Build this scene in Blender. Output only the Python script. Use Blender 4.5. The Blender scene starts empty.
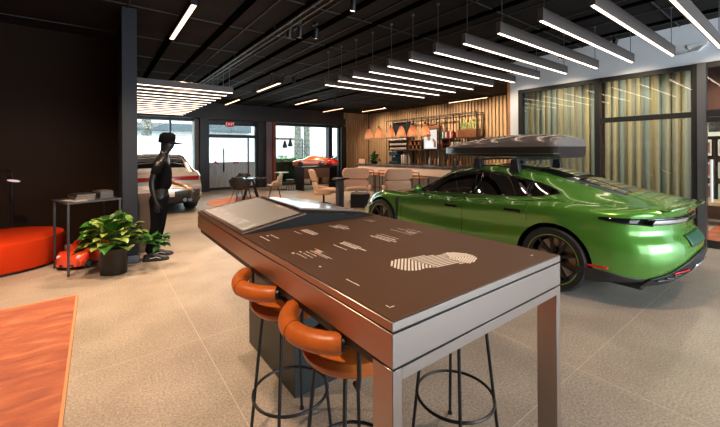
import bpy, bmesh, math, random
from math import sin, cos, pi, radians, sqrt, atan2
from mathutils import Vector, Matrix

random.seed(7)
S = bpy.context.scene
COL = S.collection

# ------------------------------------------------------------------ camera
FPX, YAW, HORIZON = 348.6, radians(37.03), 151.7
cd = bpy.data.cameras.new('camera'); cam = bpy.data.objects.new('camera', cd); COL.objects.link(cam)
cd.sensor_width = 36.0; cd.lens = 36.0 * FPX / 720.0
cd.shift_y = (HORIZON - 213.5) / 720.0
cd.clip_end = 200
cam.location = (0, 0, 1.55)
cam.rotation_mode = 'XYZ'
cam.matrix_world = (Matrix.Translation((0, 0, 1.55)) @ Matrix.Rotation(-YAW, 4, 'Z')
                    @ Matrix.Rotation(radians(90), 4, 'X') @ Matrix.Rotation(radians(-0.3), 4, 'Z'))
S.camera = cam

# ------------------------------------------------------------------ world, exposure
W = bpy.data.worlds.new('sky'); S.world = W; W.use_nodes = True
bg = W.node_tree.nodes['Background']
bg.inputs[0].default_value = (0.86, 0.93, 1.0, 1); bg.inputs[1].default_value = 4.0
S.view_settings.view_transform = 'Standard'; S.view_settings.look = 'None'
S.view_settings.exposure = 0.48; S.view_settings.gamma = 1.0
S.view_settings.use_curve_mapping = False
try:
    S.cycles.max_bounces = 8; S.cycles.transparent_max_bounces = 12
    S.cycles.sample_clamp_indirect = 4.0; S.cycles.use_denoising = True
    S.cycles.caustics_reflective = False; S.cycles.caustics_refractive = False
except Exception:
    pass

def area(name, loc, target, sx, sy, power, color):
    l = bpy.data.lights.new(name, 'AREA'); l.shape = 'RECTANGLE'; l.size = sx; l.size_y = sy
    l.energy = power; l.color = color
    o = bpy.data.objects.new(name, l); COL.objects.link(o); o.location = loc
    o.rotation_euler = (Vector(target) - Vector(loc)).to_track_quat('-Z', 'Y').to_euler()
    return o
# daylight through the big windows behind and beside the photographer, and through the entrance facade
area('daylight_rear_windows', (6.0, -4.6, 1.7), (6.5, 4, 1.0), 7.5, 2.6, 400, (0.68, 0.86, 1.0))
area('daylight_entrance', (5.5, 15.6, 1.7), (5.5, 5, 0.8), 9.0, 2.4, 160, (0.88, 0.94, 1.0))
SPOWER = 1.18
def spot(loc, target, power, color=(1.0, 0.72, 0.48), ang=95, rad=0.06, blend=0.8, name='spot_lamp'):
    l = bpy.data.lights.new(name, 'SPOT'); l.energy = power * SPOWER; l.color = color
    l.spot_size = radians(ang); l.spot_blend = blend; l.shadow_soft_size = rad
    o = bpy.data.objects.new(name, l); COL.objects.link(o); o.location = loc
    o.rotation_euler = (Vector(target) - Vector(loc)).to_track_quat('-Z', 'Y').to_euler()
    return o
WARM = (1.0, 0.70, 0.46)
for x, y, tx, ty, p in [(-1.2, 3.2, -1.0, 3.6, 260), (0.2, 4.2, 0.1, 4.6, 200), (-0.9, 5.0, -1.0, 6.2, 170),
                        (1.6, 5.4, 1.5, 5.9, 200), (1.6, 8.2, 1.5, 8.0, 200), (3.0, 7.4, 3.0, 7.2, 200),
                        (3.4, 10.6, 3.7, 10.9, 230), (5.9, 10.2, 6.0, 8.7, 230), (-0.4, 1.0, -0.2, 1.8, 180),
                        (7.3, 12.0, 7.3, 12.6, 200), (3.2, 1.0, 2.9, 0.7, 110), (5.2, -0.6, 5.0, -0.3, 80)]:  # closing pair: unseen fill spots added to brighten the right-hand floor
    spot((x, y, 3.35), (tx, ty, 0), p, WARM, 110)
for y in (5.6, 7.2, 8.8, 10.4, 12.0, 13.6):                         # wall washers on the slat wall
    spot((10.3, y, 3.5), (12.0, y, 1.9), 135, (1.0, 0.76, 0.52), 100)
for y in (8.0, 9.8, 11.4):                                          # unseen fill spots added to brighten the counter front
    spot((7.0, y, 3.45), (8.6, y, 0.75), 110, (1.0, 0.80, 0.62), 80)
for y in (0.9, 2.0, 3.1, 4.0):                                      # ceiling spots washing the office front
    spot((6.75, y, 3.45), (7.95, y, 1.0), 80, (1.0, 0.84, 0.64), 85)
spot((9.6, 0.9, 3.3), (11.0, 1.1, 1.5), 170, (1.0, 0.82, 0.62), 100)  # added fill spot for the dim gallery wall, no fixture there
for y in (1.0, 2.2, 3.4):                                           # lamps of the room behind the glass
    spot((8.9, y, 3.3), (8.15, y, 0.9), 190, (1.0, 0.80, 0.56), 110)

# ------------------------------------------------------------------ materials
MATS = {}
def mat(name, col, rough=0.5, metal=0.0, var=0.0, vscale=8.0, bump=0.0, bscale=40.0, emit=None, estr=0.0,
        coat=0.0, alpha=1.0, trans=0.0, sheen=0.0, stretch=(1, 1, 1), col2=None, spec=0.5):
    if name in MATS: return MATS[name]
    m = bpy.data.materials.new(name); m.use_nodes = True; MATS[name] = m
    nt = m.node_tree; b = nt.nodes['Principled BSDF']
    b.inputs['Base Color'].default_value = (*col, 1); b.inputs['Roughness'].default_value = rough
    b.inputs['Metallic'].default_value = metal; b.inputs['Coat Weight'].default_value = coat
    b.inputs['Coat Roughness'].default_value = 0.03
    b.inputs['Specular IOR Level'].default_value = spec
    b.inputs['Transmission Weight'].default_value = trans; b.inputs['Alpha'].default_value = alpha
    b.inputs['Sheen Weight'].default_value = sheen
    if emit: b.inputs['Emission Color'].default_value = (*emit, 1); b.inputs['Emission Strength'].default_value = estr
    if var or bump or col2:
        tc = nt.nodes.new('ShaderNodeTexCoord'); mp = nt.nodes.new('ShaderNodeMapping')
        mp.inputs['Scale'].default_value = stretch
        nt.links.new(tc.outputs['Object'], mp.inputs['Vector'])
    if var or col2:
        n = nt.nodes.new('ShaderNodeTexNoise'); n.inputs['Scale'].default_value = vscale; n.inputs['Detail'].default_value = 5
        r = nt.nodes.new('ShaderNodeValToRGB'); nt.links.new(mp.outputs[0], n.inputs['Vector'])
        a = col if col2 else tuple(c * (1 - var) for c in col); c2 = col2 or tuple(min(1, c * (1 + var)) for c in col)
        r.color_ramp.elements[0].color = (*a, 1); r.color_ramp.elements[1].color = (*c2, 1)
        r.color_ramp.elements[0].position = 0.35; r.color_ramp.elements[1].position = 0.65
        nt.links.new(n.outputs['Fac'], r.inputs[0]); nt.links.new(r.outputs[0], b.inputs['Base Color'])
    if bump:
        n2 = nt.nodes.new('ShaderNodeTexNoise'); n2.inputs['Scale'].default_value = bscale; n2.inputs['Detail'].default_value = 4
        bp = nt.nodes.new('ShaderNodeBump'); bp.inputs['Strength'].default_value = bump; bp.inputs['Distance'].default_value = 0.01
        nt.links.new(mp.outputs[0], n2.inputs['Vector']); nt.links.new(n2.outputs['Fac'], bp.inputs['Height'])
        nt.links.new(bp.outputs[0], b.inputs['Normal'])
    return m

def floor_mat():
    m = bpy.data.materials.new('stone_tile_floor'); m.use_nodes = True; nt = m.node_tree; b = nt.nodes['Principled BSDF']
    N = nt.nodes.new; L = nt.links.new
    tc = N('ShaderNodeTexCoord'); sp = N('ShaderNodeSeparateXYZ'); L(tc.outputs['Object'], sp.inputs[0])
    def joint(out, off, size):
        a = N('ShaderNodeMath'); a.operation = 'SUBTRACT'; L(out, a.inputs[0]); a.inputs[1].default_value = off - size / 2
        f = N('ShaderNodeMath'); f.operation = 'PINGPONG'; L(a.outputs[0], f.inputs[0]); f.inputs[1].default_value = size / 2
        g = N('ShaderNodeMath'); g.operation = 'GREATER_THAN'; L(f.outputs[0], g.inputs[0]); g.inputs[1].default_value = size / 2 - 0.0020
        return g
    jx = joint(sp.outputs['X'], 0.68, 2.04); jy = joint(sp.outputs['Y'], 1.05, 2.07)
    mx = N('ShaderNodeMath'); mx.operation = 'MAXIMUM'; L(jx.outputs[0], mx.inputs[0]); L(jy.outputs[0], mx.inputs[1])
    n = N('ShaderNodeTexNoise'); n.inputs['Scale'].default_value = 70; n.inputs['Detail'].default_value = 8; n.inputs['Roughness'].default_value = 0.7
    n2 = N('ShaderNodeTexNoise'); n2.inputs['Scale'].default_value = 2.2; n2.inputs['Detail'].default_value = 6
    L(tc.outputs['Object'], n.inputs['Vector']); L(tc.outputs['Object'], n2.inputs['Vector'])
    r = N('ShaderNodeValToRGB'); r.color_ramp.elements[0].color = (0.22, 0.18, 0.145, 1); r.color_ramp.elements[0].position = 0.32
    r.color_ramp.elements[1].color = (0.60, 0.52, 0.43, 1); r.color_ramp.elements[1].position = 0.68
    L(n.outputs['Fac'], r.inputs[0])
    r2 = N('ShaderNodeValToRGB'); r2.color_ramp.elements[0].color = (0.80, 0.79, 0.78, 1); r2.color_ramp.elements[0].position = 0.35
    r2.color_ramp.elements[1].color = (1, 1, 1, 1); r2.color_ramp.elements[1].position = 0.65
    L(n2.outputs['Fac'], r2.inputs[0])
    mm = N('ShaderNodeMix'); mm.data_type = 'RGBA'; mm.blend_type = 'MULTIPLY'; mm.inputs[0].default_value = 1
    L(r.outputs[0], mm.inputs[6]); L(r2.outputs[0], mm.inputs[7])
    mj = N('ShaderNodeMix'); mj.data_type = 'RGBA'; L(mx.outputs[0], mj.inputs[0]); L(mm.outputs[2], mj.inputs[6])
    mj.inputs[7].default_value = (0.60, 0.52, 0.43, 1); L(mj.outputs[2], b.inputs['Base Color'])
    b.inputs['Roughness'].default_value = 0.42
    bp = N('ShaderNodeBump'); bp.inputs['Strength'].default_value = 0.12; bp.inputs['Distance'].default_value = 0.005
    L(n.outputs['Fac'], bp.inputs['Height']); L(bp.outputs[0], b.inputs['Normal'])
    return m

def glass_mat(name, tint=(0.9, 0.95, 0.95), refl=1.0, rough=0.0, ior=1.45):
    m = bpy.data.materials.new(name); m.use_nodes = True; nt = m.node_tree; MATS[name] = m
    for n in list(nt.nodes):
        if n.type != 'OUTPUT_MATERIAL': nt.nodes.remove(n)
    out = [n for n in nt.nodes if n.type == 'OUTPUT_MATERIAL'][0]
    t = nt.nodes.new('ShaderNodeBsdfTransparent'); t.inputs[0].default_value = (*tint, 1)
    g = nt.nodes.new('ShaderNodeBsdfGlossy'); g.inputs['Roughness'].default_value = rough
    g.inputs['Color'].default_value = (refl, refl, refl, 1)
    f = nt.nodes.new('ShaderNodeFresnel'); f.inputs[0].default_value = ior
    mx = nt.nodes.new('ShaderNodeMixShader')
    nt.links.new(f.outputs[0], mx.inputs[0]); nt.links.new(t.outputs[0], mx.inputs[1]); nt.links.new(g.outputs[0], mx.inputs[2])
    nt.links.new(mx.outputs[0], out.inputs[0])
    return m

GLASS = glass_mat('clear_glass', (0.86, 0.92, 0.90), 1.0, 0.0, 1.6)
CARGLASS = glass_mat('tinted_car_glass', (0.45, 0.50, 0.48), 1.0, 0.0, 1.55)
BLACK = mat('black_metal', (0.012, 0.012, 0.014), 0.42, 0.2)
BLACKG = mat('gloss_black', (0.006, 0.006, 0.007), 0.08, 0.0, coat=0.6)
DARKGLASS = mat('dark_car_glass', (0.008, 0.010, 0.010), 0.03, 0.0, coat=1.0)
RUBBER = mat('tyre_rubber', (0.016, 0.016, 0.017), 0.62, bump=0.15, bscale=60)
PLASTIC = mat('black_plastic', (0.018, 0.018, 0.02), 0.45)
CHROME = mat('chrome', (0.75, 0.75, 0.77), 0.12, 1.0)
STEEL = mat('brushed_steel', (0.60, 0.59, 0.60), 0.30, 1.0, bump=0.10, bscale=30, stretch=(1, 1, 60))
WHITE = mat('white_paint', (0.80, 0.79, 0.77), 0.6)
LED = mat('led_strip', (1, 1, 1), 0.5, emit=(1.0, 0.74, 0.56), estr=5.0)
LEDW = mat('led_strip_warm', (1, 1, 1), 0.5, emit=(1.0, 0.55, 0.32), estr=3.0)
LENS = mat('spot_lens', (1, 1, 1), 0.5, emit=(1.0, 0.74, 0.42), estr=14.0)
BARGREY = mat('bar_housing', (0.105, 0.085, 0.078), 0.5, 0.2)
LEATHER = mat('cognac_leather', (0.56, 0.135, 0.022), 0.36, bump=0.12, bscale=120, var=0.10, vscale=14)
PEACH = mat('peach_fabric', (0.80, 0.50, 0.33), 0.85, bump=0.15, bscale=200, sheen=0.2)
WOOD = mat('walnut_wood', (0.16, 0.055, 0.022), 0.5, var=0.35, vscale=6, stretch=(1, 1, 8))
RED = mat('red_felt', (0.50, 0.035, 0.006), 0.9, bump=0.1, bscale=250, spec=0.08)

# ------------------------------------------------------------------ mesh helper
class MB:
    def __init__(s): s.v = []; s.f = []; s.m = []
    def add(s, vs, fs, mi=0):
        o = len(s.v); s.v += [tuple(p) for p in vs]; s.f += [tuple(o + i for i in f) for f in fs]; s.m += [mi] * len(fs); return s
    def box(s, x0, x1, y0, y1, z0, z1, mi=0, M=None):
        vs = [Vector((x, y, z)) for z in (z0, z1) for y in (y0, y1) for x in (x0, x1)]
        if M: vs = [M @ v for v in vs]
        return s.add(vs, [(0, 2, 3, 1), (4, 5, 7, 6), (0, 1, 5, 4), (2, 6, 7, 3), (0, 4, 6, 2), (1, 3, 7, 5)], mi)
    def bar(s, a, b, w, h, mi=0):                     # square bar from a to b
        a = Vector(a); b = Vector(b); d = b - a; L = d.length
        return s.box(-w / 2, w / 2, -h / 2, h / 2, 0, L, mi, Matrix.Translation(a) @ d.to_track_quat('Z', 'Y').to_matrix().to_4x4())
    def lathe(s, prof, M=None, n=32, mi=0, cap=True):
        vs = []; M = M or Matrix()
        for r, z in prof:
            for k in range(n): vs.append(M @ Vector((r * cos(2 * pi * k / n), r * sin(2 * pi * k / n), z)))
        fs = []
        for i in range(len(prof) - 1):
            for k in range(n):
                k2 = (k + 1) % n; fs.append((i * n + k, i * n + k2, (i + 1) * n + k2, (i + 1) * n + k))
        if cap:
            if prof[0][0] > 1e-5: fs.append(tuple(range(n - 1, -1, -1)))
            if prof[-1][0] > 1e-5: fs.append(tuple((len(prof) - 1) * n + k for k in range(n)))
        return s.add(vs, fs, mi)
    def cyl(s, a, b, r0, r1=None, n=16, mi=0):
        a = Vector(a); b = Vector(b); d = b - a; r1 = r0 if r1 is None else r1
        return s.lathe([(r0, 0), (r1, d.length)], Matrix.Translation(a) @ d.to_track_quat('Z', 'Y').to_matrix().to_4x4(), n, mi)
    def tube(s, pts, r, n=10, mi=0, closed=False, cap=True):
        pts = [Vector(p) for p in pts]; N = len(pts); rs = r if isinstance(r, (list, tuple)) else [r] * N
        vs = []; prev = None
        for i, p in enumerate(pts):
            if closed: t = pts[(i + 1) % N] - pts[i - 1]
            else: t = pts[min(i + 1, N - 1)] - pts[max(i - 1, 0)]
            t.normalize()
            if prev is None:
                u = t.orthogonal().normalized()
            else:
                u = (prev - t * prev.dot(t)).normalized()
            prev = u; w = t.cross(u)
            for k in range(n): vs.append(p + (u * cos(2 * pi * k / n) + w * sin(2 * pi * k / n)) * rs[i])
        fs = []
        for i in range(N if closed else N - 1):
            j = (i + 1) % N
            for k in range(n):
                k2 = (k + 1) % n; fs.append((i * n + k, i * n + k2, j * n + k2, j * n + k))
        if cap and not closed:
            fs.append(tuple(range(n - 1, -1, -1))); fs.append(tuple((N - 1) * n + k for k in range(n)))
        return s.add(vs, fs, mi)
    def grid(s, P, mi=0, flip=False):                 # P[i][j] rows of points
        a, b = len(P), len(P[0]); vs = [p for r in P for p in r]; fs = []
        for i in range(a - 1):
            for j in range(b - 1):
                q = (i * b + j, i * b + j + 1, (i + 1) * b + j + 1, (i + 1) * b + j)
                fs.append(q[::-1] if flip else q)
        return s.add(vs, fs, mi)
    def prism(s, poly, z0, z1, M=None, mi=0):
        n = len(poly); M = M or Matrix()
        vs = [M @ Vector((x, y, z0)) for x, y in poly] + [M @ Vector((x, y, z1)) for x, y in poly]
        fs = [tuple(range(n - 1, -1, -1)), tuple(range(n, 2 * n))] + [(i, (i + 1) % n, n + (i + 1) % n, n + i) for i in range(n)]
        return s.add(vs, fs, mi)
    def blob(s, c, rx, ry, rz, mi=0, n=16, M=None):
        vs = []; m = n // 2; M = M or Matrix()
        for i in range(m + 1):
            a = -pi / 2 + pi * i / m
            for k in range(n):
                b = 2 * pi * k / n
                vs.append(M @ (Vector(c) + Vector((rx * cos(a) * cos(b), ry * cos(a) * sin(b), rz * sin(a)))))
        fs = [(i * n + k, i * n + (k + 1) % n, (i + 1) * n + (k + 1) % n, (i + 1) * n + k) for i in range(m) for k in range(n)]
        return s.add(vs, fs, mi)
    def build(s, name, mats, parent=None, bevel=0, seg=2, smooth=True, sub=0, solid=0, angle=35, merge=False):
        me = bpy.data.meshes.new(name); me.from_pydata(s.v, [], s.f); me.validate(clean_customdata=False)
        if merge or sub:
            bm = bmesh.new(); bm.from_mesh(me); bmesh.ops.remove_doubles(bm, verts=bm.verts, dist=1e-5)
            bmesh.ops.recalc_face_normals(bm, faces=bm.faces); bm.to_mesh(me); bm.free()
        if not isinstance(mats, (list, tuple)): mats = [mats]
        for m in mats: me.materials.append(m)
        if len(mats) > 1 and len(me.polygons) == len(s.m):
            for p, mi in zip(me.polygons, s.m): p.material_index = mi
        o = bpy.data.objects.new(name, me); COL.objects.link(o)
        if parent: o.parent = parent
        if smooth:
            me.polygons.foreach_set('use_smooth', [True] * len(me.polygons)); me.set_sharp_from_angle(angle=radians(angle))
        if solid:
            md = o.modifiers.new('solid', 'SOLIDIFY'); md.thickness = solid; md.offset = 0
        if bevel:
            md = o.modifiers.new('bevel', 'BEVEL'); md.width = bevel; md.segments = seg; md.limit_method = 'ANGLE'; md.angle_limit = radians(40)
        if sub:
            md = o.modifiers.new('sub', 'SUBSURF'); md.levels = sub; md.render_levels = sub
        return o

def tag(o, label=None, cat=None, group=None, kind=None):
    if label: o['label'] = label
    if cat: o['category'] = cat
    if group: o['group'] = group
    if kind: o['kind'] = kind
    return o
def thing(name, label, cat, loc=(0, 0, 0), rz=0.0, group=None):
    o = bpy.data.objects.new(name, None); COL.objects.link(o); o.location = loc; o.rotation_euler = (0, 0, rz)
    o.empty_display_size = 0.1
    return tag(o, label, cat, group)
def children(o): return [c for c in COL.objects if c.parent == o]
def dup(o, loc=None, rz=None, label=None, group=None, parent=None):
    c = o.copy(); COL.objects.link(c)
    if parent: c.parent = parent
    for ch in children(o):
        if ch is not c: dup(ch, parent=c)
    if loc is not None: c.location = loc
    if rz is not None: c.rotation_euler = (0, 0, rz)
    if label: c['label'] = label
    if group: c['group'] = group
    return c
def struct(name, mb, m, **k): return tag(mb.build(name, m, **k), kind='structure')
def struct_sub(name, mb, m, parent, **k): return mb.build(name, m, parent, **k)
def text_mesh(body, size, extrude, name, m, parent, loc, rot, spacing=1.0):
    cu = bpy.data.curves.new(name, 'FONT'); cu.body = body; cu.size = size; cu.extrude = extrude
    cu.align_x = 'CENTER'; cu.align_y = 'CENTER'; cu.space_character = spacing
    t = bpy.data.objects.new(name + '_tmp', cu); COL.objects.link(t)
    dg = bpy.context.evaluated_depsgraph_get(); me = bpy.data.meshes.new_from_object(t.evaluated_get(dg))
    bpy.data.objects.remove(t); me.materials.clear(); me.materials.append(m)
    o = bpy.data.objects.new(name, me); COL.objects.link(o); o.parent = parent; o.location = loc; o.rotation_euler = rot
    return o

# ================================================================== THE SETTING
H = 3.6
FLOORM = floor_mat()
b = MB(); b.box(-7, 13, -6, 15.3, -0.1, 0); struct('floor', b, FLOORM, smooth=False)
CEIL = mat('dark_ceiling', (0.014, 0.012, 0.012), 0.85, spec=0.15, var=0.25, vscale=1.2, bump=0.2, bscale=30)
b = MB(); b.box(-7, 13, -6, 15.3, H, H + 0.1); struct('ceiling', b, CEIL, smooth=False)
TBAR = mat('ceiling_grid_metal', (0.035, 0.033, 0.032), 0.5, 0.3)
b = MB()
for x in (0.35, 1.95, 2.62, 3.3, 4.1, 4.9, 5.7, 6.5, 7.3, 8.6, 9.9, 11.2): b.box(x, x + 0.018, -4, 15, H - 0.02, H)
for k in range(12): b.box(-6, 12.2, -1.5 + k * 1.45, -1.482 + k * 1.45, H - 0.014, H)
struct('trim_1', b, TBAR, smooth=False)
DARKBROWN = mat('dark_brown_wall', (0.018, 0.0100, 0.0062), 0.7, spec=0.10, bump=0.04, bscale=12)
b = MB(); b.box(-7, 0.28, 7.72, 7.9, 0, H); struct('wall_left', b, DARKBROWN, smooth=False)
b = MB(); b.box(-7.1, -7, -6, 7.9, 0, H); struct('wall_far_left', b, DARKBROWN, smooth=False)
BLUEBLACK = mat('blue_black_panel', (0.018, 0.020, 0.026), 0.5, spec=0.25)
b = MB(); b.box(0.28, 0.46, 5.87, 7.9, 0, H); struct('trim_2', b, BLUEBLACK, bevel=0.004)
b = MB(); b.box(0.275, 0.47, 5.862, 7.91, 0, 0.10); struct('baseboard_left', b, mat('grey_base', (0.16, 0.17, 0.20), 0.3, 0.6), smooth=False)
b = MB(); b.box(-7.1, -7, 7.9, 15.3, 0, H); struct('wall_side', b, DARKBROWN, smooth=False)
# back of the showroom, behind the photographer
b = MB()
b.box(-7, 0.0, -6.1, -6, 0, H); b.box(10.0, 13, -6.1, -6, 0, H); b.box(0, 10.0, -6.1, -6, 3.1, H); b.box(0, 10, -6.1, -6, 0, 0.15)
struct('wall_back', b, mat('grey_wall', (0.25, 0.25, 0.26), 0.7), smooth=False)
# window behind the photographer: frame with posts
b = MB()
for x in (0.03, 2.5, 5.0, 7.5, 9.97): b.box(x - 0.03, x + 0.03, -6.06, -5.98, 0.15, 3.1)
b.box(0, 10, -6.06, -5.98, 2.2, 2.26)
struct('window_4', b, BLACK, smooth=False)

# --- entrance facade on the line Y = 15.1
FY = 15.1
STEELG = mat('dark_facade_metal', (0.024, 0.030, 0.032), 0.4, 0.3)
b = MB()
b.box(-7, 10.15, FY - 0.05, FY + 0.2, 2.86, H)                      # header
b.box(-7, -1.6, FY - 0.05, FY + 0.2, 0, 2.86)
b.box(10.02, 10.3, FY - 0.25, FY + 0.2, 0, 2.86)
b.box(10.15, 12.1, FY, FY + 0.2, 0, H)
struct('wall_front', b, mat('header_dark', (0.011, 0.010, 0.011), 0.5), smooth=False)
b = MB(); b.box(-7, 10.15, FY - 0.42, FY - 0.06, 2.90, 3.22); struct('trim_3', b, mat('soffit_dark', (0.012, 0.010, 0.010), 0.5), smooth=False)
# window behind the silver car
def facade_window(name, xs, z0, z1, transoms, y=FY, w=0.07):
    fb = MB()
    fb.box(xs[0], xs[-1], y - 0.04, y + 0.06, z1 - w, z1); fb.box(xs[0], xs[-1], y - 0.04, y + 0.06, z0, z0 + w)
    for x in xs: fb.box(x - w / 2, x + w / 2, y - 0.045, y + 0.065, z0, z1)
    for z in transoms: fb.box(xs[0], xs[-1], y - 0.04, y + 0.06, z - w / 2, z + w / 2)
    f = struct(name, fb, STEELG, smooth=False)
    g = MB(); g.box(xs[0], xs[-1], y + 0.005, y + 0.015, z0, z1); struct_sub('window_glass', g, GLASS, f, smooth=False)
    return f
facade_window('window_1', [-1.6, 0.3, 2.25, 3.14], 0.0, 2.86, [])
b = MB(); b.box(3.22, 3.56, FY - 0.45, FY + 0.1, 0, 2.9); struct('trim_4', b, mat('column_black', (0.010, 0.011, 0.013), 0.45), bevel=0.005)
b = MB(); b.box(3.05, 3.22, FY - 0.3, FY + 0.1, 0, 2.88); struct('trim_5', b, mat('bronze_jamb', (0.13, 0.075, 0.05), 0.45), bevel=0.005)
# entrance door with transom
fb = MB()
fb.box(3.56, 5.62, FY - 0.05, FY + 0.05, 2.16, 2.30); fb.box(3.56, 5.62, FY - 0.05, FY + 0.05, 2.68, 2.86)
fb.box(3.56, 3.64, FY - 0.05, FY + 0.05, 0, 2.86); fb.box(5.56, 5.66, FY - 0.05, FY + 0.05, 0, 2.86)
fb.box(5.24, 5.30, FY - 0.03, FY + 0.03, 0, 2.16); fb.box(3.56, 5.62, FY - 0.05, FY + 0.05, 0, 0.10)
dr = struct('door_1', fb, STEELG, smooth=False)
g = MB(); g.box(3.60, 5.6, FY + 0.0, FY + 0.012, 0.05, 2.8); struct_sub('door_glass', g, GLASS, dr, smooth=False)
FROST = mat('frosted_film', (0.62, 0.68, 0.70), 0.7, var=0.18, vscale=5, stretch=(8, 8, 0.5), alpha=0.9)
g = MB(); g.box(3.64, 5.55, FY - 0.012, FY - 0.006, 0.1, 1.14); struct_sub('frosted_film', g, FROST, dr, smooth=False)
g = MB(); g.cyl((4.22, FY - 0.07, 0.75), (4.22, FY - 0.07, 1.72), 0.028); g.box(4.2, 4.24, FY - 0.07, FY, 0.85, 0.89); g.box(4.2, 4.24, FY - 0.07, FY, 1.6, 1.64)
struct_sub('door_handle', g, BLACK, dr)
REDSTK = mat('red_sticker', (0.6, 0.02, 0.02), 0.5)
g = MB(); g.prism([(3.82, 1.14), (3.98, 1.06), (4.08, 1.06), (3.96, 1.12), (3.92, 1.22)], 0, 0.004, Matrix(((1, 0, 0, 0), (0, 0, 1, FY - 0.02), (0, 1, 0, 0), (0, 0, 0, 1))))
g.box(4.6, 4.86, FY - 0.02, FY - 0.014, 1.07, 1.12); g.box(4.64, 4.82, FY - 0.02, FY - 0.014, 1.12, 1.145)
struct_sub('door_sticker', g, REDSTK, dr, smooth=False)
GREYTX = mat('grey_lettering', (0.33, 0.33, 0.34), 0.6)
text_mesh('THE PATHOM', 0.17, 0.003, 'transom_lettering', GREYTX, dr, (4.62, FY - 0.03, 2.42), (pi / 2, 0, 0), 1.25)
# wall pieces between the door and the display window
b = MB(); b.box(5.66, 5.98, FY - 0.12, FY + 0.12, 0, 2.86); struct('trim_6', b, mat('column_black', (0.010, 0.011, 0.013), 0.45), smooth=False)
b = MB(); b.box(5.98, 6.26, FY - 0.30, FY + 0.12, 0, 2.95); struct('trim_7', b, mat('mauve_panel', (0.19, 0.14, 0.15), 0.4, 0.2), smooth=False)
b = MB(); b.box(6.26, 6.40, FY - 0.38, FY + 0.12, 0, 2.97); struct('trim_8', b, mat('rust_panel', (0.22, 0.045, 0.02), 0.45), smooth=False)
facade_window('window_2', [6.46, 9.32, 10.0], 0.0, 2.86, [], w=0.09)
b = MB(); b.box(9.28, 9.5, FY - 0.2, FY + 0.1, 0, 2.86); struct('trim_9', b, mat('column_black', (0.010, 0.011, 0.013), 0.45), smooth=False)
GREENFILM = glass_mat('green_film', (0.16, 0.27, 0.24), 1.0, 0.1, 1.6)
b = MB(); b.box(6.5, 9.3, FY - 0.03, FY - 0.02, 0.05, 1.10); tag(b.build('lower_window_film', GREENFILM, smooth=False), kind='structure').name = 'window_5'

# --- slat wall behind the bar
b = MB(); b.box(12.0, 12.1, 3.0, FY, 0, H); struct('wall_right', b, mat('slat_backing', (0.045, 0.024, 0.012), 0.8), smooth=False)
SLAT = mat('oak_slats', (0.56, 0.37, 0.21), 0.55, var=0.18, vscale=3.0, stretch=(6, 6, 0.5))
b = MB(); y = 4.4
while y < FY - 0.05: b.box(11.94, 12.0, y, y + 0.105, 0, H); y += 0.15
x = 10.32
while x < 11.92: b.box(x, x + 0.105, FY - 0.06, FY, 0, H); x += 0.15
struct('trim_10', b, SLAT, bevel=0.006, seg=1)

# --- glazed office on the right
GX = 7.7
WWALL = mat('white_wall', (0.74, 0.75, 0.78), 0.6)
b = MB()
b.box(GX, GX + 0.12, -6, 4.38, 2.93, H); b.box(GX, GX + 0.12, 4.16, 4.38, 0, 2.93); b.box(GX + 0.12, 12.0, 4.26, 4.38, 0, H)
struct('wall_office', b, WWALL, smooth=False)
b = MB(); b.box(GX - 0.02, GX + 0.14, 4.38, 4.44, 0, H); struct('trim_11', b, mat('orange_edge', (0.45, 0.20, 0.08), 0.5), smooth=False)
FR = mat('storefront_frame', (0.022, 0.020, 0.020), 0.4, 0.3)
def sfw(name, y0, y1, zt, posts):
    b = MB(); b.box(GX - 0.03, GX + 0.07, y0, y1, 2.85, 2.93); b.box(GX - 0.03, GX + 0.07, y0, y1, 0, 0.08)
    for p in posts: b.box(GX - 0.04, GX + 0.08, p - 0.045, p + 0.045, 0, 2.93)
    if zt: b.box(GX - 0.03, GX + 0.07, y0, zt[1], zt[0] - 0.045, zt[0] + 0.045)
    f = struct(name, b, FR, smooth=False)
    g = MB(); g.box(GX + 0.012, GX + 0.024, y0, y1, 0.05, 2.9); struct_sub('window_glass', g, GLASS, f, smooth=False)
    return f
sfw('window_3', 1.2, 4.14, (2.12, 2.60), [1.22, 2.60, 4.12])
b = MB(); b.box(GX - 0.06, GX + 0.10, 1.10, 1.20, 0, 2.93); struct('trim_12', b, mat('post_grey', (0.13, 0.13, 0.14), 0.35, 0.5), smooth=False)
b = MB(); b.box(GX - 0.03, GX + 0.07, -2.0, 1.10, 2.85, 2.93); b.box(GX - 0.03, GX + 0.07, -2.0, 1.10, 2.07, 2.17); b.box(GX - 0.03, GX + 0.07, -2.0, -1.9, 0, 2.93)
dd = struct('door_2', b, FR, smooth=False)
g = MB(); g.box(GX + 0.01, GX + 0.02, -1.9, 1.10, 2.17, 2.85); struct_sub('transom_glass', g, GLASS, dd, smooth=False)
b = MB(); b.box(GX - 0.03, GX + 0.07, -6, -2.0, 0, 2.93); struct('wall_office_end', b, WWALL, smooth=False)
b = MB(); b.box(11.0, 11.1, -6, 4.26, 0, H); struct('wall_gallery', b, mat('dark_red_wall', (0.085, 0.025, 0.018), 0.6), smooth=False)

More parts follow.
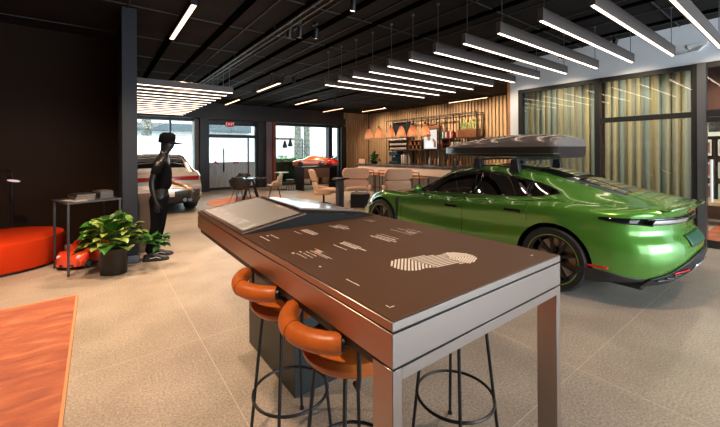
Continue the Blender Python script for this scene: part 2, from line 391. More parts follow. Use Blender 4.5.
# glass door leaf with a white vertical pull
t = thing('glass_door_leaf', 'open glass door leaf with white vertical pull bar right of curtained office window', 'door', (GX - 0.06, 0, 0))
for z0, z1 in ((0.02, 0.14), (1.98, 2.06)):
    b = MB(); b.box(-0.02, 0.02, 0.2, 1.09, z0, z1); b.build('rail', FR, t, smooth=False)
b = MB(); b.box(-0.006, 0.006, 0.2, 1.09, 0.14, 1.98); b.build('glass_pane', GLASS, t, smooth=False)
b = MB(); b.cyl((-0.06, 1.03, 0.74), (-0.06, 1.03, 1.40), 0.018); b.box(-0.06, 0, 1.02, 1.04, 0.82, 0.84); b.box(-0.06, 0, 1.02, 1.04, 1.30, 1.32)
b.build('handle', WHITE, t)

# ================================================================== CARS
def pchip(xs, ys):
    n = len(xs); h = [xs[i + 1] - xs[i] for i in range(n - 1)]; d = [(ys[i + 1] - ys[i]) / h[i] for i in range(n - 1)]
    m = [d[0]] + [0 if d[i - 1] * d[i] <= 0 else 2 * d[i - 1] * d[i] / (d[i - 1] + d[i]) for i in range(1, n - 1)] + [d[-1]]
    def f(x):
        x = min(max(x, xs[0]), xs[-1]); i = max(k for k in range(n - 1) if xs[k] <= x); t = (x - xs[i]) / h[i]
        return ((2 * t**3 - 3 * t**2 + 1) * ys[i] + (t**3 - 2 * t**2 + t) * h[i] * m[i]
                + (-2 * t**3 + 3 * t**2) * ys[i + 1] + (t**3 - t**2) * h[i] * m[i + 1])
    return f
class Car:
    SUB = 6
    def __init__(c, T, L, tailw, tailp, nosew=0.42, h=None):
        c.L = L; c.h = h or L / 2; c.f = {k: pchip(T['s'], v) for k, v in T.items() if k != 's'}; c.tailw = tailw; c.tailp = pchip(*zip(*tailp)); c.nosew = nosew
    def ctrl(c, s):
        g = {k: f(s) for k, f in c.f.items()}; wm = g['wm']; zb = g['zb']
        return [(0, zb), (wm - 0.20, zb), (wm - 0.05, zb + 0.02), (wm - 0.01, zb + 0.14), (wm, g['zm']), (wm - 0.015, g['zm'] + 0.16 * (g['p6z'] - g['zm']) / 0.4),
                (wm * 0.5 + g['p6w'] * 0.5 + 0.02, g['p6z'] - 0.075), (g['p6w'], g['p6z']), (g['p7w'], g['p7z']),
                (g['p8w'], g['p8z']), (g['p8w'] * 0.62, g['p8z'] + (g['pc'] - g['p8z']) * 0.72), (0, g['pc'])]
    def section(c, s):
        P = c.ctrl(s); out = []
        for i in range(len(P) - 1):
            a, b = P[i], P[i + 1]; p = P[i - 1] if i > 0 else (-b[0], b[1]); q = P[i + 2] if i + 2 < len(P) else (-a[0], a[1])
            for k in range(c.SUB):
                t = k / c.SUB
                if i < 2 or i in (8,): out.append((a[0] + (b[0] - a[0]) * t, a[1] + (b[1] - a[1]) * t)); continue
                w = [0.5 * (2 * a[j] + (b[j] - p[j]) * t + (2 * p[j] - 5 * a[j] + 4 * b[j] - q[j]) * t * t + (3 * a[j] - p[j] - 3 * b[j] + q[j]) * t**3) for j in (0, 1)]
                out.append(tuple(w))
        out.append(P[-1]); return out
    def D(c, s, t, z):
        L = c.L; a = min(abs(t) / 0.95, 1.1); r = s
        if s < 1.1: r += c.nosew * a**2.4 * (1 - s / 1.1)
        k = L - 1.01
        if s > k:
            w = (s - k) / 1.01; r += -c.tailw * a**2.6 * w + w**3 * c.tailp(z)
        return r
    def pt(c, s, t, z, off=0.0): return Vector((t, c.h - c.D(s, t, z), z))
    def side_t(c, s, z):                        # half width of the body skin at station s and height z
        P = c.section(s)[2 * c.SUB:]
        for (t0, z0), (t1, z1) in zip(P, P[1:]):
            if z0 <= z <= z1 and z1 > z0: return t0 + (t1 - t0) * (z - z0) / (z1 - z0)
        return P[-1][0]
    def top_z(c, s, t):
        P = c.section(s)
        for (t0, z0), (t1, z1) in reversed(list(zip(P, P[1:]))):
            if t1 <= abs(t) <= t0: return z0 + (z1 - z0) * (abs(t) - t0) / (t1 - t0 + 1e-9)
        return P[-1][1]
    def shell(c, n=130, matf=None):
        L = c.L; ss = []
        for i in range(n + 1): ss.append(L * (0.5 - 0.5 * cos(pi * i / n)) * 0.45 + 0.55 * L * i / n)
        rows = []
        for s in ss:
            h = c.section(s); full = [(-t, z) for t, z in h] + [(t, z) for t, z in reversed(h[1:-1])]
            rows.append([c.pt(s, t, z) for t, z in full])
        m = MB(); K = len(rows[0]); H_ = len(c.section(0)) - 1
        vs = [p for r in rows for p in r]; o = 0; m.v = [tuple(p) for p in vs]
        for i in range(n):
            sm = (ss[i] + ss[i + 1]) / 2
            for j in range(K):
                j2 = (j + 1) % K; row = j if j < H_ else K - 1 - j
                m.f.append((i * K + j, i * K + j2, (i + 1) * K + j2, (i + 1) * K + j)); m.m.append(matf(sm, row / c.SUB))
        for s, base, flip in ((ss[0], 0, True), (ss[-1], n * K, False)):       # nose and tail skins
            h = c.section(s); NC = 18; idx = []
            for r_, (t, z) in enumerate(h):
                line = []
                for k in range(NC + 1):
                    if k == 0: line.append(base + r_)
                    elif k == NC: line.append(base + (K - r_) % K)
                    elif r_ in (0, H_): line.append(base + r_)
                    else:
                        u = -t + 2 * t * k / NC; m.v.append(tuple(c.pt(s, u, z))); line.append(len(m.v) - 1)
                idx.append(line)
            for r_ in range(H_):
                for k in range(NC):
                    q = [idx[r_][k], idx[r_][k + 1], idx[r_ + 1][k + 1], idx[r_ + 1][k]]
                    q = list(dict.fromkeys(q))
                    if len(q) >= 3: m.f.append(tuple(q)); m.m.append(matf(s, r_ / c.SUB))
        return m
    def skin_patch(c, s0, s1, lo, hi, side, off, ns=30, nz=8, mi=0, mb=None):   # patch on the flank between curves lo(s), hi(s)
        P = []
        for i in range(ns + 1):
            s = s0 + (s1 - s0) * i / ns; a, b_ = lo(s), hi(s); r = []
            for j in range(nz + 1):
                z = a + (b_ - a) * j / nz; t = c.side_t(s, z) + off; v = c.pt(s, side * t, z); r.append(v)
            P.append(r)
        mb = mb or MB(); mb.grid(P, mi, flip=side > 0); return mb
    def tail_patch(c, w0, w1, lo, hi, off, nt=30, nz=6, mi=0, mb=None):
        P = []
        for i in range(nt + 1):
            t = w0 + (w1 - w0) * i / nt; r = []
            for j in range(nz + 1):
                z = lo(t) + (hi(t) - lo(t)) * j / nz; v = c.pt(c.L, t, z); v.y -= off; r.append(v)
            P.append(r)
        mb = mb or MB(); mb.grid(P, mi); return mb

def interp(pts):
    return pchip([p[0] for p in pts], [p[1] for p in pts])
def bake_boolean(o, cutters):
    for k in cutters:
        md = o.modifiers.new('cut', 'BOOLEAN'); md.operation = 'DIFFERENCE'; md.solver = 'EXACT'; md.object = k
    dg = bpy.context.evaluated_depsgraph_get(); dg.update()
    me = bpy.data.meshes.new_from_object(o.evaluated_get(dg)); o.modifiers.clear(); o.data = me
    for k in cutters: bpy.data.objects.remove(k)
    me.polygons.foreach_set('use_smooth', [True] * len(me.polygons)); me.set_sharp_from_angle(angle=radians(32))

def make_wheel(parent, R, W_, accent, rimmat, spokes=5, caliper=None):
    rr = R * 0.76
    rim = MB(); RX = Matrix.Rotation(-pi / 2, 4, 'Y')                       # local z -> -x (outer face at -x)
    rim.lathe([(rr * 0.93, -W_ / 2), (rr * 0.90, 0), (rr * 0.90, W_ / 2 - 0.02), (rr * 0.96, W_ / 2 - 0.005), (rr * 1.0, W_ / 2 + 0.002), (rr * 1.0, W_ / 2 - 0.012), (rr * 0.985, -W_ / 2)], RX, 48, 0, False)
    rim.lathe([(rr * 0.985, W_ / 2 - 0.002), (rr * 0.985, W_ / 2 + 0.004), (rr * 1.01, W_ / 2 + 0.004), (rr * 1.01, W_ / 2 - 0.004)], RX, 64, 1, False)
    rim.lathe([(0, W_ / 2 - 0.012), (0.035, W_ / 2 - 0.012), (0.07, W_ / 2 - 0.03), (0.075, W_ / 2 - 0.07), (0, W_ / 2 - 0.07)], RX, 24, 0, False)
    for k in range(spokes):
        for d in (-1, 1):
            a0 = 2 * pi * k / spokes + 0.35 * d * 0.35; a1 = 2 * pi * k / spokes + d * 0.30
            p0 = Vector((-(W_ / 2 - 0.030), 0.055 * cos(a0), 0.055 * sin(a0))); p1 = Vector((-(W_ / 2 - 0.010), rr * 0.95 * cos(a1), rr * 0.95 * sin(a1)))
            dd_ = (p1 - p0).normalized(); side = dd_.cross(Vector((1, 0, 0))).normalized()
            for (w0, w1, x0, x1) in ((0.016, 0.012, 0.0, 0.028),):
                vs = [p0 + side * w0, p0 - side * w0, p1 - side * w1, p1 + side * w1]
                vs += [v + Vector((x1, 0, 0)) for v in vs]
                rim.add(vs, [(0, 1, 2, 3), (7, 6, 5, 4), (0, 4, 5, 1), (1, 5, 6, 2), (2, 6, 7, 3), (3, 7, 4, 0)], 0)
    r = rim.build('wheel', [rimmat, accent], parent)
    ty = MB(); w = W_ / 2
    ty.lathe([(rr * 0.99, -w), (R * 0.93, -w - 0.004), (R * 0.985, -w + 0.02), (R, -w + 0.05), (R, w - 0.05), (R * 0.985, w - 0.02), (R * 0.93, w + 0.006), (rr * 1.02, w + 0.002), (rr * 1.0, w - 0.01), (rr * 0.99, -w)], RX, 64, 0, False)
    ty.build('tyre', RUBBER, r)
    d = MB(); d.lathe([(0.06, 0.01), (rr * 0.80, 0.01), (rr * 0.80, -0.02), (0.06, -0.02)], RX, 40, 0, True)
    d.build('brake_disc', mat('disc_steel', (0.36, 0.30, 0.26), 0.3, 1.0), r)
    c = MB()
    P = []
    for k in range(9):
        a = radians(-25 + 50 * k / 8); P.append([(-0.045 + dx, rad * rr * -cos(a), rad * rr * sin(a)) for rad, dx in ((0.55, 0.03), (0.55, -0.012), (0.86, -0.012), (0.86, 0.03))])
    c.grid([p + [p[0]] for p in P]); c.build('brake_caliper', caliper, r, bevel=0.004)
    return r

def paint(name, col, metal=0.45):
    m = mat(name, col, 0.24, metal, coat=1.0); return m
GREEN = paint('green_car_paint', (0.105, 0.32, 0.042), 0.4)
ACC = mat('lime_rim_edge', (0.30, 0.42, 0.08), 0.35, 0.3)

# ---------------- green saloon
TG = {'s':  [0, .15, .5, .92, 1.35, 1.7, 2.2, 2.8, 3.4, 3.85, 4.3, 4.62, 4.76, 4.84],
      'wm': [.82, .90, .955, .975, .955, .945, .940, .945, .965, .983, .965, .935, .875, .76],
      'zb': [.20, .17, .15, .15, .15, .15, .15, .15, .15, .15, .18, .22, .24, .25],
      'zm': [.42, .43, .46, .48, .46, .44, .43, .44, .48, .52, .54, .54, .54, .54],
      'p6w': [.60, .74, .83, .87, .865, .865, .87, .875, .885, .895, .87, .84, .79, .69],
      'p6z': [.58, .66, .79, .865, .855, .855, .865, .895, .935, .965, .955, .94, .93, .92],
      'p7w': [.45, .58, .68, .73, .76, .80, .815, .815, .80, .77, .70, .66, .63, .56],
      'p7z': [.615, .69, .80, .862, .868, .885, .915, .945, .985, 1.02, 1.0, .985, .97, .955],
      'p8w': [.30, .40, .48, .52, .62, .72, .62, .575, .565, .565, .57, .55, .52, .47],
      'p8z': [.63, .70, .79, .848, .895, .955, 1.215, 1.315, 1.255, 1.14, 1.045, 1.0, .985, .97],
      'pc': [.635, .705, .79, .85, .915, 1.05, 1.275, 1.372, 1.325, 1.225, 1.105, 1.03, .998, .98]}
TAILP = [(0.15, -0.20), (0.25, -0.12), (0.36, -0.02), (0.50, 0.03), (0.62, 0.015), (0.76, -0.06), (0.86, -0.06), (0.93, -0.03), (1.0, 0.03)]
saloon = Car(TG, 4.84, 0.36, TAILP, h=2.48)
car = thing('sports_saloon', 'metallic green four-door sports car with roof box, parked beside the bar-height table', 'car', (4.95, 5.62 - 2.48, 0))
def gm(s, r):
    if r < 2.2: return 1
    if r > 9.5 and 1.45 < s < 4.38: return 2
    return 0
sh = saloon.shell(matf=gm)
body = sh.build('body', [GREEN, PLASTIC, DARKGLASS], car, merge=False)
def to_local(o): o.parent = car; return o
cut = []
for s0 in (0.92, 3.82):
    for sd in (-1, 1):
        m = MB(); m.cyl((sd * 0.62, 2.48 - s0, 0.36), (sd * 1.2, 2.48 - s0, 0.36), 0.395, n=64)
        c_ = m.build('cutter', [GREEN, PLASTIC], car); 
        for p in c_.data.polygons: p.material_index = 1
        cut.append(c_)
dlo_lo = interp([(1.66, .918), (2.2, .94), (2.9, .97), (3.5, 1.005), (3.82, 1.06)])
dlo_hi = interp([(1.66, .93), (1.9, 1.045), (2.15, 1.175), (2.4, 1.255), (2.7, 1.278), (3.1, 1.238), (3.4, 1.185), (3.65, 1.13), (3.82, 1.065)])
poly = [(1.66 + 2.16 * k / 24, dlo_lo(1.66 + 2.16 * k / 24)) for k in range(25)] + [(3.81 - 2.15 * k / 24, dlo_hi(3.81 - 2.15 * k / 24)) for k in range(25)]
m = MB(); MP = Matrix(((0, 0, 1, 0), (-1, 0, 0, 2.48), (0, 1, 0, 0), (0, 0, 0, 1)))
m.prism([(s, z) for s, z in poly], -1.2, 1.2, MP)
c_ = m.build('cutter', [GREEN, PLASTIC], car); bmx = bmesh.new(); bmx.from_mesh(c_.data); bmesh.ops.recalc_face_normals(bmx, faces=bmx.faces); bmx.to_mesh(c_.data); bmx.free()
for p in c_.data.polygons: p.material_index = 1
cut.append(c_)
bmx = bmesh.new(); bmx.from_mesh(body.data); bmesh.ops.remove_doubles(bmx, verts=bmx.verts, dist=1e-5); bmesh.ops.recalc_face_normals(bmx, faces=bmx.faces); bmx.to_mesh(body.data); bmx.free()
bake_boolean(body, cut)
for sd in (-1, 1):
    g = saloon.skin_patch(1.70, 3.80, dlo_lo, dlo_hi, sd, -0.012, 50, 8); g.build('side_window', CARGLASS, car)
    for a, b_ in ((2.66, 2.76), (3.43, 3.47)):          # black pillars
        saloon.skin_patch(a, b_, dlo_lo, dlo_hi, sd, -0.004, 4, 8).build('window_pillar', BLACKG, car, solid=0.006)
    tr = MB(); pts = [saloon.pt(s, sd * (saloon.side_t(s, z) + 0.002), z) for s, z in poly]
    tr.tube(pts, 0.009, 6, closed=True); tr.build('window_seal', BLACKG, car)
    # door shut lines and handles
    dl = MB()
    for s in (1.42, 2.62, 3.52):
        z1 = (0.83, dlo_lo(2.62) - 0.02, 0.96)[(1.42, 2.62, 3.52).index(s)]; z0 = 0.30 if s < 3 else 0.74
        dl.tube([saloon.pt(s + (0.0 if s < 3 else (0.25 * (0.96 - z0 - (z1 - z0) * k / 9) * 0.4)), sd * (saloon.side_t(s, z0 + (z1 - z0) * k / 9) + 0.0005), z0 + (z1 - z0) * k / 9) for k in range(10)], 0.0028, 5)
    dl.tube([saloon.pt(1.42 + 2.0 * k / 20, sd * (saloon.side_t(1.42 + 2.0 * k / 20, 0.29) + 0.0005), 0.29) for k in range(21)], 0.0028, 5)
    dl.build('shut_line', BLACKG, car)
    for s, z in ((2.43, 0.775), (3.36, 0.835)):
        h = MB(); saloon.skin_patch(s - 0.11, s + 0.11, lambda q, z=z: z - 0.017, lambda q, z=z: z + 0.015, sd, 0.004, 8, 3, mb=h)
        ho = h.build('door_handle', BLACKG, car, solid=0.008, bevel=0.003)
    # front vent behind the wheel
    v = MB(); saloon.skin_patch(1.30, 1.345, lambda q: 0.36, lambda q: 0.80, sd, 0.003, 3, 10, mb=v); v.build('air_vent', BLACK, car, solid=0.01)
    # wing mirror
    mm_ = MB(); t0 = saloon.side_t(1.85, 0.93)
    mm_.blob((sd * (t0 + 0.13), 2.48 - 1.78, 0.975), 0.095, 0.055, 0.050, 0); mi_ = mm_.build('wing_mirror', GREEN, car)
    st = MB(); st.bar((sd * (t0 - 0.02), 2.48 - 1.80, 0.925), (sd * (t0 + 0.11), 2.48 - 1.79, 0.955), 0.05, 0.035); st.build('mirror_stalk', BLACKG, mi_, bevel=0.008)
    # headlight
    hl = MB(); saloon.skin_patch(0.10, 0.42, interp([(0.1, .50), (0.42, .60)]), interp([(0.1, .60), (0.25, .665), (0.42, .70)]), sd, 0.004, 10, 5, mb=hl)
    hl.build('headlight', [mat('headlight_glass', (0.55, 0.58, 0.6), 0.05, 0.6, coat=1.0)], car, solid=0.006)
    # rear lamp wrapping onto the flank
    tl = MB(); saloon.skin_patch(4.50, 4.96, interp([(4.5, .862), (4.84, .822)]), interp([(4.42, .872), (4.6, .888), (4.84, .888)]), sd, 0.005, 14, 4, mb=tl)
    tl.build('rear_lamp_corner', BLACKG, car, solid=0.008)
    # sill blade and red reflector
    rf = MB(); saloon.skin_patch(4.36, 4.62, lambda q: 0.375, lambda q: 0.395, sd, 0.004, 6, 2, mb=rf); rf.build('red_reflector', mat('red_reflector', (0.75, 0.01, 0.02), 0.2), car, solid=0.006)
for sd in (-1, 1):
    lv = MB(); saloon.skin_patch(4.20, 4.84, lambda q: 0.22, interp([(4.20, .36), (4.6, .35), (4.84, .30)]), sd, 0.007, 18, 8, mb=lv); lv.build('bumper_corner', PLASTIC, car, solid=0.008)
lamp = MB(); saloon.tail_patch(-0.735, 0.735, lambda t: .822, lambda t: .888, 0.006, 50, 5, mb=lamp)
lp = lamp.build('rear_light_bar', BLACKG, car, solid=0.01)
ls = MB(); saloon.tail_patch(-0.72, 0.72, lambda t: .832, lambda t: .866, 0.014, 50, 3, mb=ls)
ls.build('light_lens', mat('rear_lens', (0.50, 0.42, 0.43), 0.12, 0.3, coat=1.0), lp, solid=0.006)
# lettering on the light bar
lt = text_mesh('PORSCHE', 0.058, 0.003, 'rear_lettering', BLACKG, lp, (0, saloon.pt(4.84, 0, .85).y - 0.026, .849), (pi / 2, 0, 0), 1.5)
# black lower bumper, its grille slats, reflectors, plate
dfu = interp([(-.72, .30), (-.60, .35), (-.45, .45), (-.25, .52), (0, .54), (.25, .52), (.45, .45), (.60, .35), (.72, .30)])
df = MB(); saloon.tail_patch(-0.71, 0.71, lambda t: .22, dfu, 0.014, 70, 18, mb=df)
dfo = df.build('rear_diffuser', PLASTIC, car, solid=0.012)
for sd in (-1, 1):
    gr = MB()
    for k in range(4):
        z = 0.275 + k * 0.03
        saloon.tail_patch(sd * 0.30, sd * (0.64 - k * 0.06), lambda t, z=z: z, lambda t, z=z: z + 0.011, 0.030, 14, 1, mb=gr)
    gr.build('grille_slat', BLACKG, dfo, solid=0.012)
    rf = MB(); saloon.tail_patch(sd * 0.34, sd * 0.56, lambda t: .402 - abs(t) * .08, lambda t: .418 - abs(t) * .08, 0.033, 8, 1, mb=rf)
    rf.build('red_reflector', MATS['red_reflector'], dfo, solid=0.006)
cp_ = MB(); saloon.tail_patch(-0.22, 0.22, lambda t: .27, lambda t: .42, 0.030, 12, 4, mb=cp_); cp_.build('silver_insert', mat('silver_trim', (0.75, 0.75, 0.76), 0.2, 0.8), dfo, solid=0.008)
rec = MB(); saloon.tail_patch(-0.30, 0.26, lambda t: .60, lambda t: .71, 0.010, 12, 5, mb=rec)
rec.build('plate_recess', mat('plate_grey', (0.02, 0.085, 0.045), 0.5), car, solid=0.004)
# under tray
b = MB(); b.box(-0.60, 0.60, -2.05, -1.4, 0.14, 0.22); b.box(-0.8, 0.8, -1.1, 2.0, 0.10, 0.20); b.build('under_tray', PLASTIC, car, bevel=0.02)
# spoiler lip
sp = MB(); P = []
for k in range(31):
    t = -0.62 + 1.24 * k / 30; y = saloon.pt(4.84, t, 0.985).y; z = saloon.top_z(4.8, t)
    P.append([(t, y + 0.12, z + 0.004), (t, y + 0.04, z + 0.008), (t, y - 0.012, z + 0.014), (t, y - 0.012, z + 0.004), (t, y + 0.02, z - 0.004)])
sp.grid(P); sp.build('spoiler_lip', GREEN, car, solid=0.005)
CAL = mat('copper_caliper', (0.45, 0.26, 0.14), 0.35, 0.6)
RIMB = mat('rim_dark', (0.035, 0.035, 0.036), 0.3, 0.7)
wh = make_wheel(car, 0.355, 0.27, ACC, RIMB, 5, CAL); wh.location = (-0.825, 2.48 - 3.82, 0.355)
for x, s0, rz in ((-0.825, 0.92, 0), (0.825, 0.92, pi), (0.825, 3.82, pi)):
    w = dup(wh, (x, 2.48 - s0, 0.355), rz); w.parent = car
# interior seen through the side windows
SEATM = mat('seat_leather', (0.05, 0.035, 0.03), 0.5)
for x in (-0.36, 0.36):
    for s0, h in ((2.65, 1.22), (3.35, 1.16)):
        b = MB(); b.box(x - 0.22, x + 0.22, 2.48 - s0 - 0.06, 2.48 - s0 + 0.06, 0.90, h - 0.14); b.box(x - 0.12, x + 0.12, 2.48 - s0 - 0.08, 2.48 - s0 + 0.01, h - 0.15, h)
        b.build('seat', SEATM, car, bevel=0.04, seg=3)
b = MB(); pts = [(-0.36 + 0.18 * cos(a), 2.48 - 2.03 + 0.05 * sin(a) , 0.975 + 0.17 * sin(a)) for a in [2 * pi * k / 28 for k in range(28)]]
b.tube(pts, 0.014, 8, closed=True); b.box(-0.52, -0.20, 2.48 - 2.05, 2.48 - 2.02, 0.955, 0.99); b.build('steering_wheel', BLACK, car)

# ---------------- roof box with its rack
rb = thing('roof_box', 'long glossy grey aerodynamic roof box on the roof of the green car', 'roof box', (4.97, 0, 0))
def box_prof(u):                                            # u 0..1 from front (+y) to rear
    return interp([(0, 0.02), (0.06, 0.06), (0.25, 0.15), (0.5, 0.215), (0.75, 0.235), (0.92, 0.21), (1, 0.15)])(u)
BY0, BY1, BZ = 3.86, 1.96, 1.455
P = []; Q = []
for i in range(41):
    u = i / 40; y = BY0 + (BY1 - BY0) * u
    w = interp([(0, 0.22), (0.05, 0.33), (0.2, 0.42), (0.5, 0.455), (0.9, 0.455), (0.97, 0.45), (1, 0.41)])(u); h = 0.80 * box_prof(u)
    P.append([(w * sx, y, BZ + 0.15 + h * hz) for sx, hz in [(-1.01, -0.01), (-0.995, 0.25), (-0.93, 0.55), (-0.78, 0.80), (-0.5, 0.93), (-0.2, 0.96), (0, 0.985), (0.2, 0.96), (0.5, 0.93), (0.78, 0.80), (0.93, 0.55), (0.995, 0.25), (1.01, -0.01)]])
    zb = BZ + 0.05 * (1 - u)**6
    Q.append([(w * sx, y, z) for sx, z in [(0.0, zb), (-0.6, zb), (-0.93, zb + 0.02), (-1.0, BZ + 0.06), (-1.0, BZ + 0.15), (0, BZ + 0.15), (1.0, BZ + 0.15), (1.0, BZ + 0.06), (0.93, zb + 0.02), (0.6, zb), (0.0, zb)]])
m = MB(); m.grid(P, flip=True); m.add(P[0] , [tuple(range(13))]); m.add(P[-1], [tuple(range(12, -1, -1))])
m.build('lid', mat('roof_box_gloss', (0.42, 0.36, 0.32), 0.18, 0.4, coat=1.0), rb, merge=True)
m = MB(); m.grid(Q, flip=True); m.add(Q[0], [tuple(range(11))]); m.add(Q[-1], [tuple(range(10, -1, -1))])
m.build('lower_shell', mat('roof_box_lower', (0.060, 0.050, 0.045), 0.3, 0.4, coat=0.4), rb, merge=True)
m = MB()
for i in range(40):
    a, c_ = Q[i][3], Q[i + 1][3]; m.bar((a[0] - 0.004, a[1], a[2]), (c_[0] - 0.004, c_[1], c_[2]), 0.006, 0.004)
m.build('trim_line', mat('trim_light', (0.35, 0.35, 0.36), 0.3, 0.6), rb)
for y in (2.98, 2.42):
    rk = MB(); rk.box(-0.62, 0.62, y - 0.035, y + 0.035, 1.42, 1.45)
    ro = rk.build('rack_bar', PLASTIC, rb, bevel=0.01)
    for sd in (-1, 1):
        z0 = saloon.top_z(5.62 - y, 0.57)
        m = MB(); m.prism([(y - 0.07, z0 - 0.01), (y + 0.07, z0 - 0.01), (y + 0.045, 1.44), (y - 0.045, 1.44)], sd * 0.60 - 0.035, sd * 0.60 + 0.035, Matrix(((0, 0, 1, 0), (1, 0, 0, 0), (0, 1, 0, 0), (0, 0, 0, 1))))
        m.build('rack_foot', PLASTIC, ro, bevel=0.008)

# ---------------- silver suv
TS = {'s':  [0, .2, .6, 1.0, 1.5, 1.9, 2.4, 3.0, 3.7, 4.2, 4.6, 4.85, 4.95],
      'wm': [.85, .93, .97, .985, .975, .97, .97, .975, .985, .985, .965, .94, .92],
      'zb': [.25, .22, .2, .2, .2, .2, .2, .2, .2, .2, .22, .25, .27],
      'zm': [.55, .56, .58, .6, .58, .56, .56, .58, .62, .66, .68, .68, .68],
      'p6w': [.70, .80, .86, .88, .89, .9, .9, .9, .9, .89, .87, .85, .84],
      'p6z': [.80, .88, .97, 1.02, 1.03, 1.03, 1.04, 1.05, 1.07, 1.08, 1.07, 1.03, 1.0],
      'p7w': [.6, .68, .74, .78, .80, .82, .83, .83, .82, .81, .79, .77, .76],
      'p7z': [.82, .9, .98, 1.03, 1.05, 1.06, 1.08, 1.10, 1.12, 1.14, 1.12, 1.06, 1.02],
      'p8w': [.4, .5, .55, .6, .65, .66, .64, .63, .62, .61, .62, .66, .68],
      'p8z': [.84, .92, 1.0, 1.06, 1.10, 1.25, 1.46, 1.52, 1.50, 1.45, 1.32, 1.12, 1.05],
      'pc': [.85, .93, 1.01, 1.07, 1.12, 1.33, 1.52, 1.57, 1.56, 1.52, 1.38, 1.15, 1.07]}
TP2 = [(0.2, -0.16), (0.35, -0.05), (0.5, 0.05), (0.65, 0.05), (0.75, -0.02), (0.9, -0.05), (1.0, -0.03), (1.1, 0.0)]
suvg = Car(TS, 4.95, 0.17, TP2)
suv = thing('silver_suv', 'silver SUV seen from behind, parked behind the black mannequin', 'car', (1.27, 9.72 + 2.475, 0))
def sm_(s, r):
    if r < 2.9: return 1
    if r > 9.35 and (1.5 < s < 2.35 or 4.12 < s < 4.80): return 2
    return 0
SILVER = paint('silver_car_paint', (0.62, 0.57, 0.53), 0.6)
sb = suvg.shell(n=90, matf=sm_).build('body', [SILVER, PLASTIC, DARKGLASS], suv, merge=False)
bmx = bmesh.new(); bmx.from_mesh(sb.data); bmesh.ops.remove_doubles(bmx, verts=bmx.verts, dist=1e-5); bmesh.ops.recalc_face_normals(bmx, faces=bmx.faces); bmx.to_mesh(sb.data); bmx.free()
cut = []
for s0 in (0.95, 3.88):
    for sd in (-1, 1):
        m = MB(); m.cyl((sd * 0.66, 2.475 - s0, 0.375), (sd * 1.2, 2.475 - s0, 0.375), 0.415, n=48); c_ = m.build('cutter', [SILVER, PLASTIC], suv)
        for p in c_.data.polygons: p.material_index = 1
        cut.append(c_)
bake_boolean(sb, cut)
wl = interp([(1.75, 1.09), (3.0, 1.12), (4.25, 1.16)]); wu = interp([(1.75, 1.10), (2.1, 1.28), (2.5, 1.43), (3.0, 1.47), (3.7, 1.43), (4.25, 1.22)])
for sd in (-1, 1):
    g = suvg.skin_patch(1.75, 4.25, wl, wu, sd, 0.004, 30, 6); g.build('side_window', DARKGLASS, suv)
    tl = MB(); suvg.skin_patch(4.62, 4.95, interp([(4.62, .90), (4.95, .83)]), interp([(4.62, .96), (4.95, .945)]), sd, 0.006, 8, 4, mb=tl)
    tl.build('tail_lamp', mat('tail_red', (0.24, 0.008, 0.010), 0.15, coat=1.0), suv, solid=0.01)
    m = MB(); m.cyl((sd * 0.62, -2.50, 0.36), (sd * 0.62, -2.36, 0.36), 0.048, n=24); m.cyl((sd * 0.50, -2.50, 0.36), (sd * 0.50, -2.36, 0.36), 0.048, n=24)
    m.build('exhaust_tip', mat('dark_exhaust', (0.10, 0.10, 0.10), 0.4, 0.8), suv)
lamp = MB(); suvg.tail_patch(-0.87, 0.87, lambda t: .83 + 0.03 * (1 - abs(t)), lambda t: .945, 0.008, 40, 3, mb=lamp); lamp.build('tail_light_bar', MATS['tail_red'], suv, solid=0.01)
m = MB(); suvg.tail_patch(-0.87, 0.87, lambda t: .28, lambda t: .62 - 0.05 * (1 - abs(t)), 0.008, 40, 5, mb=m); bp_ = m.build('rear_bumper', PLASTIC, suv, solid=0.012)
m = MB(); suvg.tail_patch(-0.26, 0.26, lambda t: .46, lambda t: .60, 0.03, 6, 2, mb=m); m.build('licence_plate', WHITE, bp_, solid=0.006)
m = MB(); m.tube([(-0.6, -1.5, 1.535), (-0.62, -0.4, 1.60), (-0.6, 0.4, 1.57)], 0.014, 8); m.tube([(0.6, -1.5, 1.535), (0.62, -0.4, 1.60), (0.6, 0.4, 1.57)], 0.014, 8); m.build('roof_rail', CHROME, suv)
w2 = make_wheel(suv, 0.37, 0.28, RIMB, RIMB, 5, CAL); w2.location = (0.83, 2.475 - 3.88, 0.37); w2.rotation_euler = (0, 0, pi)
for x, s0, rz in ((0.83, 0.95, pi), (-0.83, 0.95, 0), (-0.83, 3.88, 0)):
    w = dup(w2, (x, 2.475 - s0, 0.37), rz); w.parent = suv

# ================================================================== TABLE
CU = mat('brushed_bronze', (0.43, 0.37, 0.335), 0.33, 1.0, bump=0.06, bscale=25, stretch=(1, 1, 60))
TOPM = mat('brown_glass_top', (0.105, 0.054, 0.031), 0.40, 0.0, spec=0.3)
TX0, TX1, TY0, TY1, TZ = 0.66, 1.70, 0.728, 3.10, 1.07
tb = thing('bar_height_table', 'large bar-height table with brown printed glass top and brushed metal sides', 'table', (TX0, TY0, 0))
def T(o): o.location = (-TX0, -TY0, 0); return o
b = MB(); b.box(TX0, TX1, TY0, TY1, 1.041, 1.068); T(b.build('tabletop', CU, tb, bevel=0.0015, seg=1))
b = MB(); b.box(TX0 + 0.006, TX1 - 0.006, TY0 + 0.006, TY1 - 0.006, 1.066, 1.0702); gt = T(b.build('glass_top', TOPM, tb, smooth=False))
b = MB(); b.box(TX0 + 0.006, TX1 - 0.006, TY0 + 0.006, TY1 - 0.006, 0.93, 1.041); T(b.build('shadow_gap', BLACK, tb, smooth=False))
b = MB(); b.box(TX0, TX1, TY0, TY1, 0.936, 1.035); T(b.build('apron', CU, tb, bevel=0.0015, seg=1))
